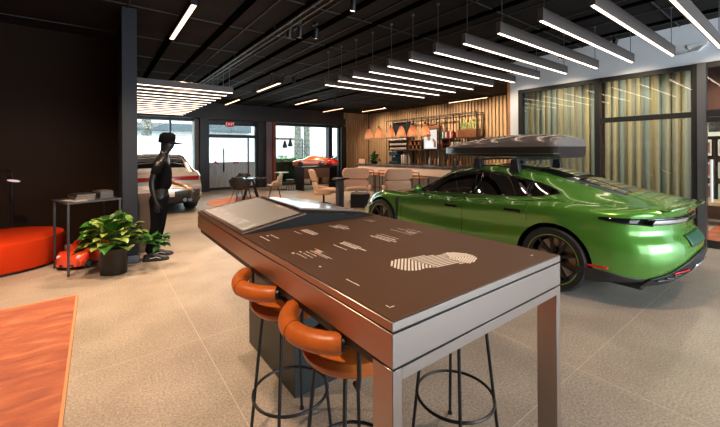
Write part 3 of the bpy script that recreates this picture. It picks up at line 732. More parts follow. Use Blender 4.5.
for x0, x1 in ((TX0, TX0 + 0.036), (TX1 - 0.036, TX1)):
    b = MB(); b.box(x0, x1, TY0, TY0 + 0.09, 0, 0.930); T(b.build('leg', CU, tb, bevel=0.0015, seg=1))
b = MB(); b.box(TX0 + 0.036, TX1 - 0.036, TY0, TY0 + 0.09, 0.893, 0.930); T(b.build('end_rail', CU, tb, bevel=0.0015, seg=1))
b = MB(); b.box(TX0 + 0.012, TX0 + 0.03, TY0 + 0.09, TY1 - 0.05, 0.90, 0.936); b.box(TX0 + 0.02, TX1 - 0.02, TY0 + 0.09, TY1 - 0.02, 0.915, 0.936)
T(b.build('under_frame', BLACK, tb, smooth=False))
b = MB(); b.box(0.985, 1.36, 2.00, 2.82, 0, 0.93); T(b.build('support_panel', mat('dark_cabinet', (0.020, 0.024, 0.024), 0.4), tb, bevel=0.003))
# printing on the top
PRT = mat('cream_print', (0.95, 0.88, 0.80), 0.5)
sole = MB(); Z0 = 1.0712
A = Vector((1.00, 1.075)); B = Vector((1.352, 0.972)); ax = (B - A).normalized(); nx = Vector((-ax.y, ax.x)); Ls = (B - A).length
def inside(u, v):
    w = 0.088 if u > 0 and u < Ls else 0.088
    wob = 0.007 * sin(u * 45) 
    if u < 0.06: return (u - 0.06)**2 + v * v < (0.082)**2
    if u > Ls - 0.055: return (u - Ls + 0.055)**2 + v * v < (0.080)**2
    return abs(v) < 0.080 - 0.004 * sin(pi * (u - 0.06) / (Ls - 0.12)) + wob
def stripe(fn, n=60):                                   # a run of points u,v with half width, clipped to the outline
    run = []
    for k in range(n + 1):
        u, v = fn(k / n)
        if inside(u, v): run.append((u, v))
        else:
            if len(run) > 2: yield run
            run = []
    if len(run) > 2: yield run
def ribbon(run, w, mb):
    L = []; R_ = []
    for i, (u, v) in enumerate(run):
        a = run[max(i - 1, 0)]; c = run[min(i + 1, len(run) - 1)]; d = Vector((c[0] - a[0], c[1] - a[1])).normalized(); q = Vector((-d.y, d.x)) * w
        for lst, s_ in ((L, 1), (R_, -1)):
            p = A + ax * (u + q.x * s_) + nx * (v + q.y * s_); lst.append((p.x - TX0, p.y - TY0, Z0))
    mb.grid([L, R_], flip=True)
def zone(u, v):                                         # three fields of stripes, slanted borders
    return 0 if u + 0.35 * v < 0.115 else (1 if u - 0.35 * abs(v) < 0.265 else 2)
def clipped(fn, zn, n=90):
    run = []
    for k in range(n + 1):
        u, v = fn(k / n)
        if inside(u, v) and zone(u, v) == zn: run.append((u, v))
        else:
            if len(run) > 2: ribbon(run, 0.0043, sole)
            run = []
    if len(run) > 2: ribbon(run, 0.0043, sole)
for k in range(-12, 34):
    c0 = -0.09 + k * 0.0165
    clipped(lambda t, c0=c0: (c0 + 0.11 * (t - 0.5), -0.10 + 0.20 * t), 0)
    clipped(lambda t, c0=c0: (c0 - 0.12 * abs(2 * t - 1), -0.10 + 0.20 * t), 2)
for k in range(-9, 10): clipped(lambda t, k=k: (0.03 + 0.33 * t, k * 0.0165 + 0.05 * (t - 0.5)), 1)
sole.build('printed_sole_pattern', PRT, gt, smooth=False).location = (0, 0, 0)
gt.location = (0, 0, 0); gt.data.transform(Matrix.Translation((-TX0, -TY0, 0)))
def printed(x, y, rows, seed):                          # rows of little marks running along the table
    rnd = random.Random(seed); m = MB()
    for i, (dx, dy, l, w) in enumerate(rows):
        yy = y - dy; end = yy - l
        while yy > end:
            g = rnd.uniform(0.012, 0.035); m.box(x + dx - TX0, x + dx + w - TX0, max(yy - g, end) - TY0, yy - TY0, Z0 - 0.0006, Z0)
            yy -= g + 0.004
    m.build('printed_text', PRT, gt, smooth=False)
printed(0.74, 1.93, [(0, 0, .13, .004), (0.035, 0, .03, .006), (0.06, 0.0, .12, .004)], 1)
printed(0.95, 1.93, [(0, 0, .10, .003), (0.045, 0.0, .16, .008), (0.062, 0.0, .16, .008), (0.08, 0, .15, .005)], 2)
printed(1.20, 1.93, [(0, 0, .10, .008), (0.02, 0.02, .13, .008), (0.042, 0.02, .14, .006), (0.07, 0, .12, .003)], 3)
printed(0.735, 1.52, [(0, 0, .015, .012), (0.016, 0.02, .10, .003), (0.04, 0, .02, .006), (0.042, 0.04, .09, .003), (0.066, 0.02, .10, .003), (0.088, 0.02, .16, .004), (0.10, 0.04, .16, .004), (0.125, 0.0, .05, .003)], 4)
printed(0.97, 1.53, [(0, 0.01, .12, .004), (0.045, 0, .15, .009), (0.062, 0.0, .20, .009), (0.08, -0.01, .15, .005)], 5)
printed(1.24, 1.55, [(0, 0, .16, .009), (0.02, 0.02, .17, .006), (0.042, 0.0, .16, .008), (0.075, 0, .15, .003)], 6)
printed(1.44, 1.60, [(0, 0, .18, .003), (0.03, 0.1, .07, .008), (0.055, 0, .17, .004), (0.09, 0.05, .12, .003)], 7)
printed(0.738, 1.27, [(0, 0, .012, .008)], 8)
printed(1.50, 1.95, [(0, 0, .10, .004), (0.03, 0.02, .08, .003)], 9)
m = MB(); m.box(0.745 - TX0, 0.749 - TX0, 1.0 - TY0, 1.08 - TY0, Z0 - .0006, Z0); m.build('printed_mark', PRT, gt, smooth=False)
m = MB(); m.box(0.715 - TX0, 0.735 - TX0, 0.80 - TY0, 0.803 - TY0, Z0 - .0006, Z0); m.box(0.715 - TX0, 0.718 - TX0, 0.80 - TY0, 0.82 - TY0, Z0 - .0006, Z0); m.build('printed_mark', PRT, gt, smooth=False)
m = MB(); m.box(1.58 - TX0, 1.60 - TX0, 0.80 - TY0, 0.806 - TY0, Z0 - .0006, Z0); m.build('printed_mark', PRT, gt, smooth=False)
m = MB(); m.box(0.835 - TX0, 0.865 - TX0, 1.44 - TY0, 1.485 - TY0, Z0 - .0006, Z0); m.build('printed_mark', mat('salmon_print', (0.8, 0.5, 0.4), 0.5), gt, smooth=False)

# raised double screen at the far end
sc_ = thing('tilted_double_screen', 'low roof-shaped pair of tilted touch screens at far end of the table', 'touch screen', (1.17, 2.55, 1.071))
Y0, Y1 = -0.52, 0.50
m = MB(); vs = [(-0.50, Y0, 0.0), (0.50, Y0, 0.0), (-0.07, Y0, 0.072), (-0.50, Y1, 0.0), (0.50, Y1, 0.0), (0.0, Y1, 0.075)]
m.add(vs, [(0, 1, 2), (4, 3, 5), (0, 3, 4, 1), (0, 2, 5, 3), (1, 4, 5, 2)]); m.build('stand', mat('matt_black_wedge', (0.008, 0.008, 0.009), 0.6, spec=0.2), sc_, bevel=0.003)
SCR = mat('screen_glass_pale', (0.50, 0.49, 0.49), 0.25, 0.0, coat=0.4)  # unlit glass; pale base colour stands in for the reflected window
def screen(q, side):
    a, b_, c_, d_ = [Vector(v) for v in q]; n = (b_ - a).cross(d_ - a).normalized()
    if n.z < 0: n = -n
    def quad(f, h):
        cen = (a + b_ + c_ + d_) / 4; return [cen + (v - cen) * f + n * h for v in (a, b_, c_, d_)]
    m = MB(); lo_, hi_ = quad(1.0, 0.0005), quad(1.0, 0.008); m.add(lo_ + hi_, [(0, 3, 2, 1), (4, 5, 6, 7), (0, 1, 5, 4), (1, 2, 6, 5), (2, 3, 7, 6), (3, 0, 4, 7)])
    fr = m.build('screen_frame', mat('bronze_frame', (0.13, 0.075, 0.05), 0.35, 0.6), sc_, smooth=False)
    m = MB(); lo_, hi_ = quad(0.90, 0.0082), quad(0.90, 0.0095); m.add(lo_ + hi_, [(0, 3, 2, 1), (4, 5, 6, 7), (0, 1, 5, 4), (1, 2, 6, 5), (2, 3, 7, 6), (3, 0, 4, 7)])
    m.build('display', SCR, fr, smooth=False)
screen([(-0.50, Y0, 0.001), (-0.08, Y0 + 0.002, 0.0715), (-0.01, Y1, 0.0745), (-0.50, Y1, 0.001)], -1)
screen([(0.50, Y0 + 0.2, 0.001), (0.50, Y1, 0.001), (0.01, Y1, 0.0745), (-0.03, Y0 + 0.2, 0.073)], 1)

# ================================================================== BAR STOOLS
def make_stool(label):
    t = thing('bar_stool', label, 'bar stool', (0, 0, 0), 0, 'leather bar stools around the bar-height table')
    # faces +x ; back is at -x
    m = MB(); m.lathe([(0, 0.715), (0.15, 0.715), (0.185, 0.722), (0.203, 0.742), (0.205, 0.758), (0.190, 0.776), (0.15, 0.784), (0, 0.778)], None, 40)
    m.build('seat', LEATHER, t)
    m = MB(); pts = []
    for k in range(25):
        a = radians(180 - 50 + 100 * k / 24); pts.append((0.265 * cos(a), 0.235 * sin(a), 0.885))
    rs = [0.038 if 0 < k < 24 else 0.034 for k in range(25)]
    m.tube(pts, rs, 18); bk = m.build('backrest', LEATHER, t, angle=60)
    m = MB()
    for k in (12,):
        p = Vector(pts[k]); d = (Vector(pts[k + 1]) - Vector(pts[k - 1])).normalized(); u = Vector((0, 0, 1)); w = d.cross(u)
        m.tube([p + (u * cos(2 * pi * j / 24) + w * sin(2 * pi * j / 24)) * 0.0383 for j in range(24)], 0.0016, 5, closed=True)
    m.build('seam', mat('dark_stitch', (0.18, 0.04, 0.01), 0.7), bk)
    for sd in (-1, 1):
        e = Vector(pts[0 if sd > 0 else 24]); d = Vector((0.53 * 0.9, sd * -0.02, 0)); 
        m = MB(); m.cyl(e, e + Vector((0.77, sd * 0.64, 0)) * 0.012, 0.027); m.build('end_cap', BLACK, bk)
        m = MB(); o_ = Vector((0.77, sd * 0.50, 0)); q_ = e + o_ * 0.065; m.tube([e, e + o_ * 0.045, e + o_ * 0.06 + Vector((0, 0, -0.006)), q_ + Vector((0, 0, -0.022)), (q_.x, q_.y, 0.76), (q_.x, q_.y * 0.97, 0.72), (q_.x + 0.02, q_.y * 0.75, 0.708)], 0.0085, 10); m.build('back_support', BLACK, t)
    for a in (45, 135, 225, 315):
        a = radians(a); m = MB(); m.cyl((0.15 * cos(a), 0.15 * sin(a), 0.712), (0.225 * cos(a), 0.225 * sin(a), 0.008), 0.0085, n=10); m.cyl((0.225 * cos(a), 0.225 * sin(a), 0), (0.225 * cos(a), 0.225 * sin(a), 0.012), 0.013, n=10)
        m.build('leg', BLACK, t)
    m = MB(); m.tube([(0.197 * cos(2 * pi * k / 48), 0.197 * sin(2 * pi * k / 48), 0.27) for k in range(48)], 0.0075, 8, closed=True); m.build('foot_ring', BLACK, t)
    m = MB(); m.tube([(0.15 * cos(2 * pi * k / 40), 0.15 * sin(2 * pi * k / 40), 0.71) for k in range(40)], 0.009, 8, closed=True); m.build('seat_ring', BLACK, t)
    return t
st0 = make_stool('cognac leather bar stool nearest the camera on the left side of the table')
st0.location = (0.845, 1.185, 0)
dup(st0, (0.83, 1.73, 0), 0.05, 'cognac leather bar stool farther along the left side, before the dark support panel')
dup(st0, (1.50, 1.17, 0), pi, 'bar stool on the far side of the table, seen only by its black legs')

# ================================================================== LEFT CORNER
dk = thing('console_table', 'small black metal side table carrying dark books beside the potted plant', 'table', (-0.30, 5.68, 0), radians(17.5))
BM = mat('dark_grey_metal', (0.055, 0.055, 0.06), 0.4, 0.5)
m = MB(); m.box(-0.01, 0.60, -0.01, 0.60, 0.905, 0.925); m.build('tabletop', BM, dk, bevel=0.003)
for x, y in ((0.012, 0.012), (0.578, 0.012), (0.012, 0.578), (0.578, 0.578)):
    m = MB(); m.box(x - 0.012, x + 0.012, y - 0.012, y + 0.012, 0, 0.905); m.build('leg', BM, dk, bevel=0.002)
def on_desk(x, y): a = radians(17.5); return (-0.30 + x * cos(a) - y * sin(a), 5.68 + x * sin(a) + y * cos(a))
BK = [((0.06, 0.04, 0.03), 'brown'), ((0.02, 0.02, 0.022), 'black'), ((0.10, 0.08, 0.07), 'grey'), ((0.03, 0.035, 0.04), 'slate')]
PAGE = mat('paper_pages', (0.22, 0.19, 0.16), 0.8)
def book(name, label, loc, rz, sx, sy, sz, col, cname, group):
    t = thing(name, label, 'book', loc, rz, group)
    cm = mat('cover_' + cname, col, 0.35)
    m = MB(); m.box(-sx / 2, sx / 2, -sy / 2, sy / 2, 0, 0.003); m.box(-sx / 2, sx / 2, -sy / 2, sy / 2, sz - 0.003, sz); m.box(-sx / 2, -sx / 2 + 0.004, -sy / 2, sy / 2, 0, sz); m.build('cover', cm, t, smooth=False)
    m = MB(); m.box(-sx / 2 + 0.004, sx / 2 - 0.006, -sy / 2 + 0.005, sy / 2 - 0.005, 0.003, sz - 0.003); m.build('pages', PAGE, t, smooth=False)
    return t
z = 0.925
for i, (nm, h, ci, lab) in enumerate([('book', .028, 0, 'bottom book of the left stack on the black side table'), ('book', .026, 2, 'middle book of the left stack on the black side table'), ('book', .024, 1, 'top book of the left stack on the black side table')]):
    x, y = on_desk(0.24 + 0.004 * i, 0.33); book(nm, lab, (x, y, z), radians(17.5 + 1.5 * i), 0.22, 0.30, h, BK[ci][0], BK[ci][1], 'books stacked on the side table'); z += h
z = 0.925
for i, (h, ci, lab) in enumerate([(.026, 3, 'lowest book of the right stack on the black side table'), (.022, 1, 'second lowest book of the right stack on the side table'), (.026, 3, 'second highest book of the right stack on the side table'), (.022, 2, 'grey-covered highest book of the right stack on the side table')]):
    x, y = on_desk(0.50 - 0.003 * i, 0.34); book('book', lab, (x, y, z), radians(16 + 1.5 * i), 0.16, 0.26, h, BK[ci][0], BK[ci][1], 'books stacked on the side table'); z += h
for i, (x, y, lab) in enumerate([(0.10, 0.30, 'pale folded leaflet at left end of the black side table'), (0.16, 0.12, 'pale leaflet lying before the left book stack')]):
    X_, Y_ = on_desk(x, y); m = MB(); m.box(-0.06, 0.06, -0.08, 0.08, 0, 0.004); o = m.build('leaflet', mat('leaflet', (0.35, 0.32, 0.29), 0.25), smooth=False); o.location = (X_, Y_, 0.9255); o.rotation_euler = (0, 0, 0.5 + i)
    tag(o, lab, 'leaflet', 'leaflets on the side table')

ot = thing('ottoman', 'large round red felt ottoman against the dark wall', 'ottoman', (-1.10, 6.85, 0))
m = MB(); m.lathe([(0.68, 0.03), (0.705, 0.045), (0.71, 0.07), (0.71, 0.36), (0.70, 0.395), (0.68, 0.405), (0, 0.41)], None, 72); m.build('cushion', RED, ot)
m = MB(); m.lathe([(0.64, 0), (0.64, 0.035)], None, 48); m.build('base', BLACK, ot)
fl = thing('floor_lamp', 'thin black reading lamp with round disc head behind the red ottoman', 'lamp', (-1.06, 7.62, 0))
m = MB(); m.lathe([(0.0, 0.0), (0.09, 0), (0.09, 0.012), (0, 0.014)]); m.build('base', BLACK, fl)
m = MB(); m.tube([(0, 0, 0.01), (0, 0, 1.26), (-0.02, -0.03, 1.29), (-0.06, -0.10, 1.30)], 0.007, 8); m.build('pole', BLACK, fl)
m = MB(); m.tube([(-0.10, -0.15, 1.31), (0.04, -0.45, 1.20)], 0.007, 8); m.build('arm', BLACK, fl)
m = MB(); m.lathe([(0.0, 0.0), (0.075, 0.0), (0.078, 0.008), (0.05, 0.014), (0, 0.016)], Matrix.Translation((0.09, -0.53, 1.155)) @ Matrix.Rotation(-0.30, 4, 'X') @ Matrix.Rotation(0.15, 4, 'Y'), 32); hd = m.build('lamp_head', BLACK, fl)
m = MB(); m.lathe([(0.0, -0.001), (0.07, -0.001), (0.07, 0.001), (0, 0.001)], Matrix.Translation((0.09, -0.53, 1.152)) @ Matrix.Rotation(-0.30, 4, 'X') @ Matrix.Rotation(0.15, 4, 'Y'), 32); m.build('diffuser', mat('lamp_disc', (0.7, 0.6, 0.6), 0.5, emit=(0.9, 0.7, 0.7), estr=0.5), hd)

# orange rug
def rug_mat():
    m = bpy.data.materials.new('orange_silk_rug'); m.use_nodes = True; nt = m.node_tree; b_ = nt.nodes['Principled BSDF']; N = nt.nodes.new; L = nt.links.new
    tc = N('ShaderNodeTexCoord'); mp = N('ShaderNodeMapping'); mp.inputs['Scale'].default_value = (1.0, 3.2, 1); mp.inputs['Rotation'].default_value = (0, 0, -0.25)
    n = N('ShaderNodeTexNoise'); n.inputs['Scale'].default_value = 3.0; n.inputs['Detail'].default_value = 9; n.inputs['Roughness'].default_value = 0.62; n.inputs['Distortion'].default_value = 0.5
    r = N('ShaderNodeValToRGB'); e = r.color_ramp.elements; e[0].position = 0.30; e[0].color = (0.22, 0.040, 0.010, 1); e[1].position = 0.72; e[1].color = (0.55, 0.19, 0.07, 1)
    k = r.color_ramp.elements.new(0.52); k.color = (0.38, 0.085, 0.022, 1)
    L(tc.outputs['Object'], mp.inputs[0]); L(mp.outputs[0], n.inputs[0]); L(n.outputs[0], r.inputs[0]); L(r.outputs[0], b_.inputs['Base Color'])
    n2 = N('ShaderNodeTexNoise'); n2.inputs['Scale'].default_value = 160; bp = N('ShaderNodeBump'); bp.inputs['Strength'].default_value = 0.5; bp.inputs['Distance'].default_value = 0.01
    L(tc.outputs['Object'], n2.inputs[0]); L(n2.outputs[0], bp.inputs['Height']); L(bp.outputs[0], b_.inputs['Normal']); b_.inputs['Roughness'].default_value = 0.8; b_.inputs['Sheen Weight'].default_value = 0.3
    return m
rg = thing('area_rug', 'rectangular orange rug with mottled pile on the left floor', 'rug', (-1.6, 3.0, 0), radians(0.2))
m = MB(); m.box(-1.45, 1.43, -2.0, 1.86, 0, 0.014); m.build('pile', rug_mat(), rg, bevel=0.004)
m = MB(); m.box(1.418, 1.436, -2.0, 1.866, 0, 0.0155); m.box(-1.45, 1.418, 1.848, 1.866, 0, 0.0155); m.build('binding', mat('rug_binding', (0.62, 0.26, 0.12), 0.8), rg, smooth=False)

# potted plant
pl = thing('potted_plant', 'leafy variegated green plant in black oval pot before the column', 'plant', (0.165, 5.52, 0), radians(-35))
m = MB(); prof = [(0.150, 0.0), (0.155, 0.004), (0.165, 0.30), (0.172, 0.33), (0.162, 0.335), (0.155, 0.29), (0.0, 0.285)]
m.lathe(prof, Matrix.Diagonal((1.0, 0.85, 1, 1)), 48); m.build('pot', BLACKG if False else mat('pot_black', (0.012, 0.011, 0.011), 0.28, 0.3), pl)
m = MB(); m.lathe([(0.155, 0.29), (0.10, 0.31), (0, 0.315)], Matrix.Diagonal((1.0, 0.85, 1, 1)), 32); m.build('soil', mat('soil', (0.03, 0.02, 0.014), 0.9, bump=0.5), pl)
LEAFM = mat('variegated_leaf', (0.022, 0.11, 0.010), 0.34, vscale=13, col2=(0.34, 0.42, 0.10))
DLEAF = mat('green_leaf', (0.022, 0.12, 0.012), 0.34, var=0.35, vscale=9)
def leaf(mb, base, d, up, L, Wd, mi=0, curl=0.35):
    d = d.normalized(); sidev = d.cross(up).normalized(); nrm = sidev.cross(d).normalized()
    R_ = 7; rows = []
    for i in range(R_ + 1):
        u = i / R_; w = Wd * (sin(pi * min(1, u * 1.0)**0.62)) * (1.0 if u < 1 else 0) * 0.5
        c0 = base + d * L * u - up * (curl * L * u * u) ; row = []
        for j in range(5):
            v = (j - 2) / 2; back = -0.10 * L * (abs(v)**1.5) * (1 if u < 0.3 else 0)
            row.append(c0 + sidev * w * v + nrm * (0.22 * w * abs(v)) + d * back)
        rows.append(row)
    mb.grid(rows, mi)
rnd = random.Random(11); fo = MB(); stem = MB()
for k in range(190):
    a = rnd.uniform(0, 2 * pi); el = rnd.uniform(-0.15, 1.35); rad = rnd.uniform(0.55, 1.0)
    q = Vector((cos(a) * cos(el) * 0.33 * rad, sin(a) * cos(el) * 0.26 * rad, 0.36 + sin(el) * 0.33 * rad + 0.04))
    if k % 14 == 0: q = q + Vector((0, 0, 0.05))
    out = Vector((q.x, q.y, 0.10 + 0.5 * (q.z - 0.42))).normalized()
    d = (out + Vector((rnd.uniform(-.5, .5), rnd.uniform(-.5, .5), rnd.uniform(-.3, .3)))).normalized()
    L_ = rnd.uniform(0.115, 0.165); leaf(fo, q, d, Vector((rnd.uniform(-.2, .2), rnd.uniform(-.2, .2), 1)).normalized(), L_, L_ * rnd.uniform(1.05, 1.25), 0 if rnd.random() < 0.7 else 1, rnd.uniform(0.3, 0.8))
    if k % 4 == 0: stem.tube([(q.x * 0.15, q.y * 0.15, 0.30), (q.x * 0.55, q.y * 0.55, 0.30 + (q.z - 0.30) * 0.75), q], 0.004, 5)
# two low trailing shoots to the right
for (cx, cy, cz) in ((0.45, 0.10, 0.42), (0.52, 0.14, 0.36), (0.40, 0.10, 0.36), (0.50, 0.08, 0.44), (0.56, 0.14, 0.42)):
    for j in range(5):
        q = Vector((cx + rnd.uniform(-.05, .05), cy + rnd.uniform(-.04, .04), cz + rnd.uniform(-.06, .04))); d = Vector((rnd.uniform(-.6, 1), rnd.uniform(-.8, .8), rnd.uniform(-.3, .5)))
        leaf(fo, q, d, Vector((0, 0, 1)), 0.12, 0.09, 1, 0.3)
    stem.tube([(0.06, 0.02, 0.30), (0.25, 0.06, 0.42), (cx, cy, cz)], 0.004, 5)
fo.build('foliage', [LEAFM, DLEAF], pl, angle=80); stem.build('stems', DLEAF, pl)

# red ride-on toy car
tc_ = thing('ride_on_toy_car', 'small red ride-on toy car parked under the black side table', 'toy car', (-0.13, 6.27, 0), atan2(-0.83, -0.56) - pi / 2)
tg = Car(TG, 4.84, 0.40, TAILP, h=2.48)
SX, SY, SZ = 0.205, 0.145, 0.26
tm = tg.shell(n=60, matf=lambda s, r: 1 if r < 2.2 else (2 if r > 7.6 and 1.5 < s < 3.9 else 0)); tm.v = [(x * SX, y * SY, z * SZ) for x, y, z in tm.v]
to = tm.build('body', [mat('toy_red', (0.75, 0.055, 0.015), 0.15, coat=1.0), PLASTIC, BLACKG], tc_, merge=True)
for s0 in (0.92, 3.75):
    for sd in (-1, 1):
        x, y = sd * 0.165, (2.48 - s0) * SY
        m = MB(); m.cyl((x - 0.035, y, 0.062), (x + 0.035, y, 0.062), 0.062, n=28); wv = m.build('wheel', RUBBER, tc_, bevel=0.008)
        m = MB(); m.cyl((x + sd * 0.030, y, 0.062), (x + sd * 0.038, y, 0.062), 0.036, n=20); m.build('hub_cap', mat('toy_silver', (0.5, 0.5, 0.5), 0.3, 0.8), wv)
for sd in (-1, 1):
    m = MB(); m.blob((sd * 0.128, 2.17 * SY, 0.178), 0.026, 0.026, 0.024, n=18); m.build('headlight', mat('toy_lamp', (0.75, 0.75, 0.75), 0.1, 0.2, coat=1), tc_)
m = MB(); m.box(-0.09, 0.09, 2.30 * SY, 2.47 * SY, 0.055, 0.085); m.build('front_grille', PLASTIC, tc_, bevel=0.006)
m = MB(); m.tube([(0.05 * cos(2 * pi * k / 20), 0.10, 0.30 + 0.05 * sin(2 * pi * k / 20)) for k in range(20)], 0.007, 6, closed=True); m.cyl((0, 0.10, 0.20), (0, 0.10, 0.30), 0.008); m.build('steering_wheel', BLACK, tc_)

# ================================================================== MANNEQUIN
MQ = mat('mannequin_black', (0.005, 0.005, 0.006), 0.38, 0.0, coat=0.08, spec=0.4)
TANREFL = mat('forearm_tan_reflection', (0.42, 0.21, 0.11), 0.35, 0.5)  # warm reflection on the black forearm, painted as its colour
def skin_mesh(name, chains, m, parent, levels=2, root=0, mats=None):
    """chains: list of lists of (x,y,z,rx[,ry]); a chain starting with an int branches from that vertex index"""
    vs = []; es = []; rad = []
    for ch in chains:
        prev = None
        for it in ch:
            if isinstance(it, int): prev = it; continue
            vs.append(it[:3]); rad.append((it[3], it[4] if len(it) > 4 else it[3])); i = len(vs) - 1
            if prev is not None: es.append((prev, i))
            prev = i
    me = bpy.data.meshes.new(name); me.from_pydata(vs, es, []); o = bpy.data.objects.new(name, me); COL.objects.link(o)
    md = o.modifiers.new('skin', 'SKIN'); md.use_smooth_shade = True
    for i, v in enumerate(me.skin_vertices[0].data): v.radius = rad[i]; v.use_root = (i == root)
    s_ = o.modifiers.new('sub', 'SUBSURF'); s_.levels = levels; s_.render_levels = levels
    dg = bpy.context.evaluated_depsgraph_get(); dg.update(); me2 = bpy.data.meshes.new_from_object(o.evaluated_get(dg))
    o.modifiers.clear(); o.data = me2; me2.materials.clear()
    for mm in (mats or [m]): me2.materials.append(mm)
    me2.polygons.foreach_set('use_smooth', [True] * len(me2.polygons)); o.parent = parent
    return o
mq = thing('mannequin', 'glossy black standing mannequin in cap, dark shirt, trousers and sneakers, facing right', 'mannequin', (0.735, 5.90, 0), atan2(-0.27, 0.96) - pi / 2)
mq.scale = (1.08, 1.12, 1.0)
ch = [[(0, 0, .94, .125, .10), (0, .01, 1.08, .11, .09), (0, .0, 1.22, .125, .10), (0, -.01, 1.36, .15, .105), (0, -.015, 1.46, .09, .07), (0, -.005, 1.54, .045, .048), (0, .02, 1.60, .055, .07), (0, .03, 1.67, .068, .088), (0, .02, 1.74, .068, .085), (0, .015, 1.785, .04, .05)],
      [7, (0, .115, 1.655, .012, .012)],
      [4, (.13, -.015, 1.44, .055), (.19, -.02, 1.41, .052), (.225, -.055, 1.27, .042), (.235, -.075, 1.13, .038), (.245, -.05, 1.0, .032), (.245, -.01, .88, .024), (.245, .01, .81, .026, .036)],
      [4, (-.13, -.015, 1.44, .055), (-.19, -.01, 1.41, .052), (-.225, -.02, 1.27, .042), (-.235, -.02, 1.13, .038), (-.19, .10, 1.10, .034), (-.13, .22, 1.06, .024), (-.10, .29, 1.03, .03, .022)],
      [0, (.09, .0, .86, .095), (.10, .01, .68, .08), (.11, .015, .50, .058), (.115, -.02, .32, .052), (.12, -.04, .10, .035), (.12, .03, .05, .035), (.125, .12, .035, .03)],
      [0, (-.09, .0, .86, .095), (-.10, .01, .68, .08), (-.11, .025, .50, .058), (-.115, .0, .32, .052), (-.12, -.02, .10, .035), (-.12, .05, .05, .035), (-.125, .14, .035, .03)]]
n0 = 0
def count(): return sum(1 for c_ in ch for it in c_ if not isinstance(it, int))
rh = 18 - 1 - 0
# indices of the two palms
idx = []; k = 0
for c_ in ch:
    for it in c_:
        if not isinstance(it, int): k += 1
    idx.append(k - 1)
RP, LP = idx[2], idx[3]
for j, (dx, l) in enumerate(((-.024, .070), (-.008, .078), (.008, .072), (.022, .058))):
    ch.append([RP, (.243 , .012 - dx * 1.0, .775, .010), (.240, .016 - dx, .775 - l * .5, .009), (.232, .022 - dx, .775 - l, .008)])
ch.append([RP, (.235, .045, .81, .011), (.225, .060, .775, .009), (.22, .062, .75, .008)])
for j, (dx, l) in enumerate(((-.024, .070), (-.008, .078), (.008, .072), (.022, .058))):
    ch.append([LP, (-.10 + dx, .325, 1.015, .010), (-.095 + dx, .325 + l * .5, .995, .009), (-.09 + dx, .315 + l * .8, .97, .008)])
ch.append([LP, (-.065, .30, 1.02, .011), (-.05, .325, 1.0, .009), (-.045, .345, .985, .008)])
bd = skin_mesh('body', ch, MQ, mq, 2, 0, [MQ, TANREFL])
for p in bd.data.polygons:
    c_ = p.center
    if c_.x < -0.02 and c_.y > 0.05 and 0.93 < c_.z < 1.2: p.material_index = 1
CLO = mat('black_cloth', (0.004, 0.004, 0.005), 0.95, spec=0.05, bump=0.3, bscale=50)
skin_mesh('shirt', [[(0, 0, .98, .155, .135), (0, .01, 1.10, .150, .128), (0, .0, 1.22, .162, .135), (0, -.01, 1.36, .168, .125), (0, -.015, 1.455, .11, .08)],
                    [3, (.14, -.02, 1.42, .075), (.20, -.03, 1.35, .067), (.225, -.05, 1.22, .058)], [3, (-.14, -.02, 1.42, .075), (-.20, -.03, 1.35, .067), (-.225, -.03, 1.22, .058)]], CLO, mq)
skin_mesh('trousers', [[(0, 0, .97, .145, .13), (0, 0, .90, .145, .135)], [1, (.085, .0, .82, .105), (.10, .01, .66, .092), (.11, .012, .48, .075), (.115, -.02, .28, .068), (.12, -.035, .10, .062)], [1, (-.085, .0, .82, .105), (-.10, .01, .66, .092), (-.11, .02, .48, .075), (-.115, .0, .28, .068), (-.12, -.02, .10, .062)]], CLO, mq)
cp = MB(); Mc = Matrix.Translation((0, .02, 1.735)) @ Matrix.Rotation(radians(-4), 4, 'X')
cp.lathe([(0.088, -0.04), (0.094, 0.0), (0.094, 0.045), (0.084, 0.085), (0.055, 0.112), (0.0, 0.120)], Mc @ Matrix.Diagonal((0.9, 1.08, 1, 1)), 32)
cap_ = cp.build('cap', CLO, mq)
br = MB(); P = []
for i in range(13):
    a = radians(20 + 140 * i / 12); P.append([Mc @ Vector((0.088 * cos(a) * (1 + 0.0 * r_), 0.104 * sin(a) + r_ * 0.115 * sin(a)**1.2, -0.022 - 0.015 * r_ - 0.02 * r_ * cos(a)**2)) for r_ in (0, .25, .5, .75, 1)])
br.grid(P); br.build('cap_brim', CLO, cap_, solid=0.005)
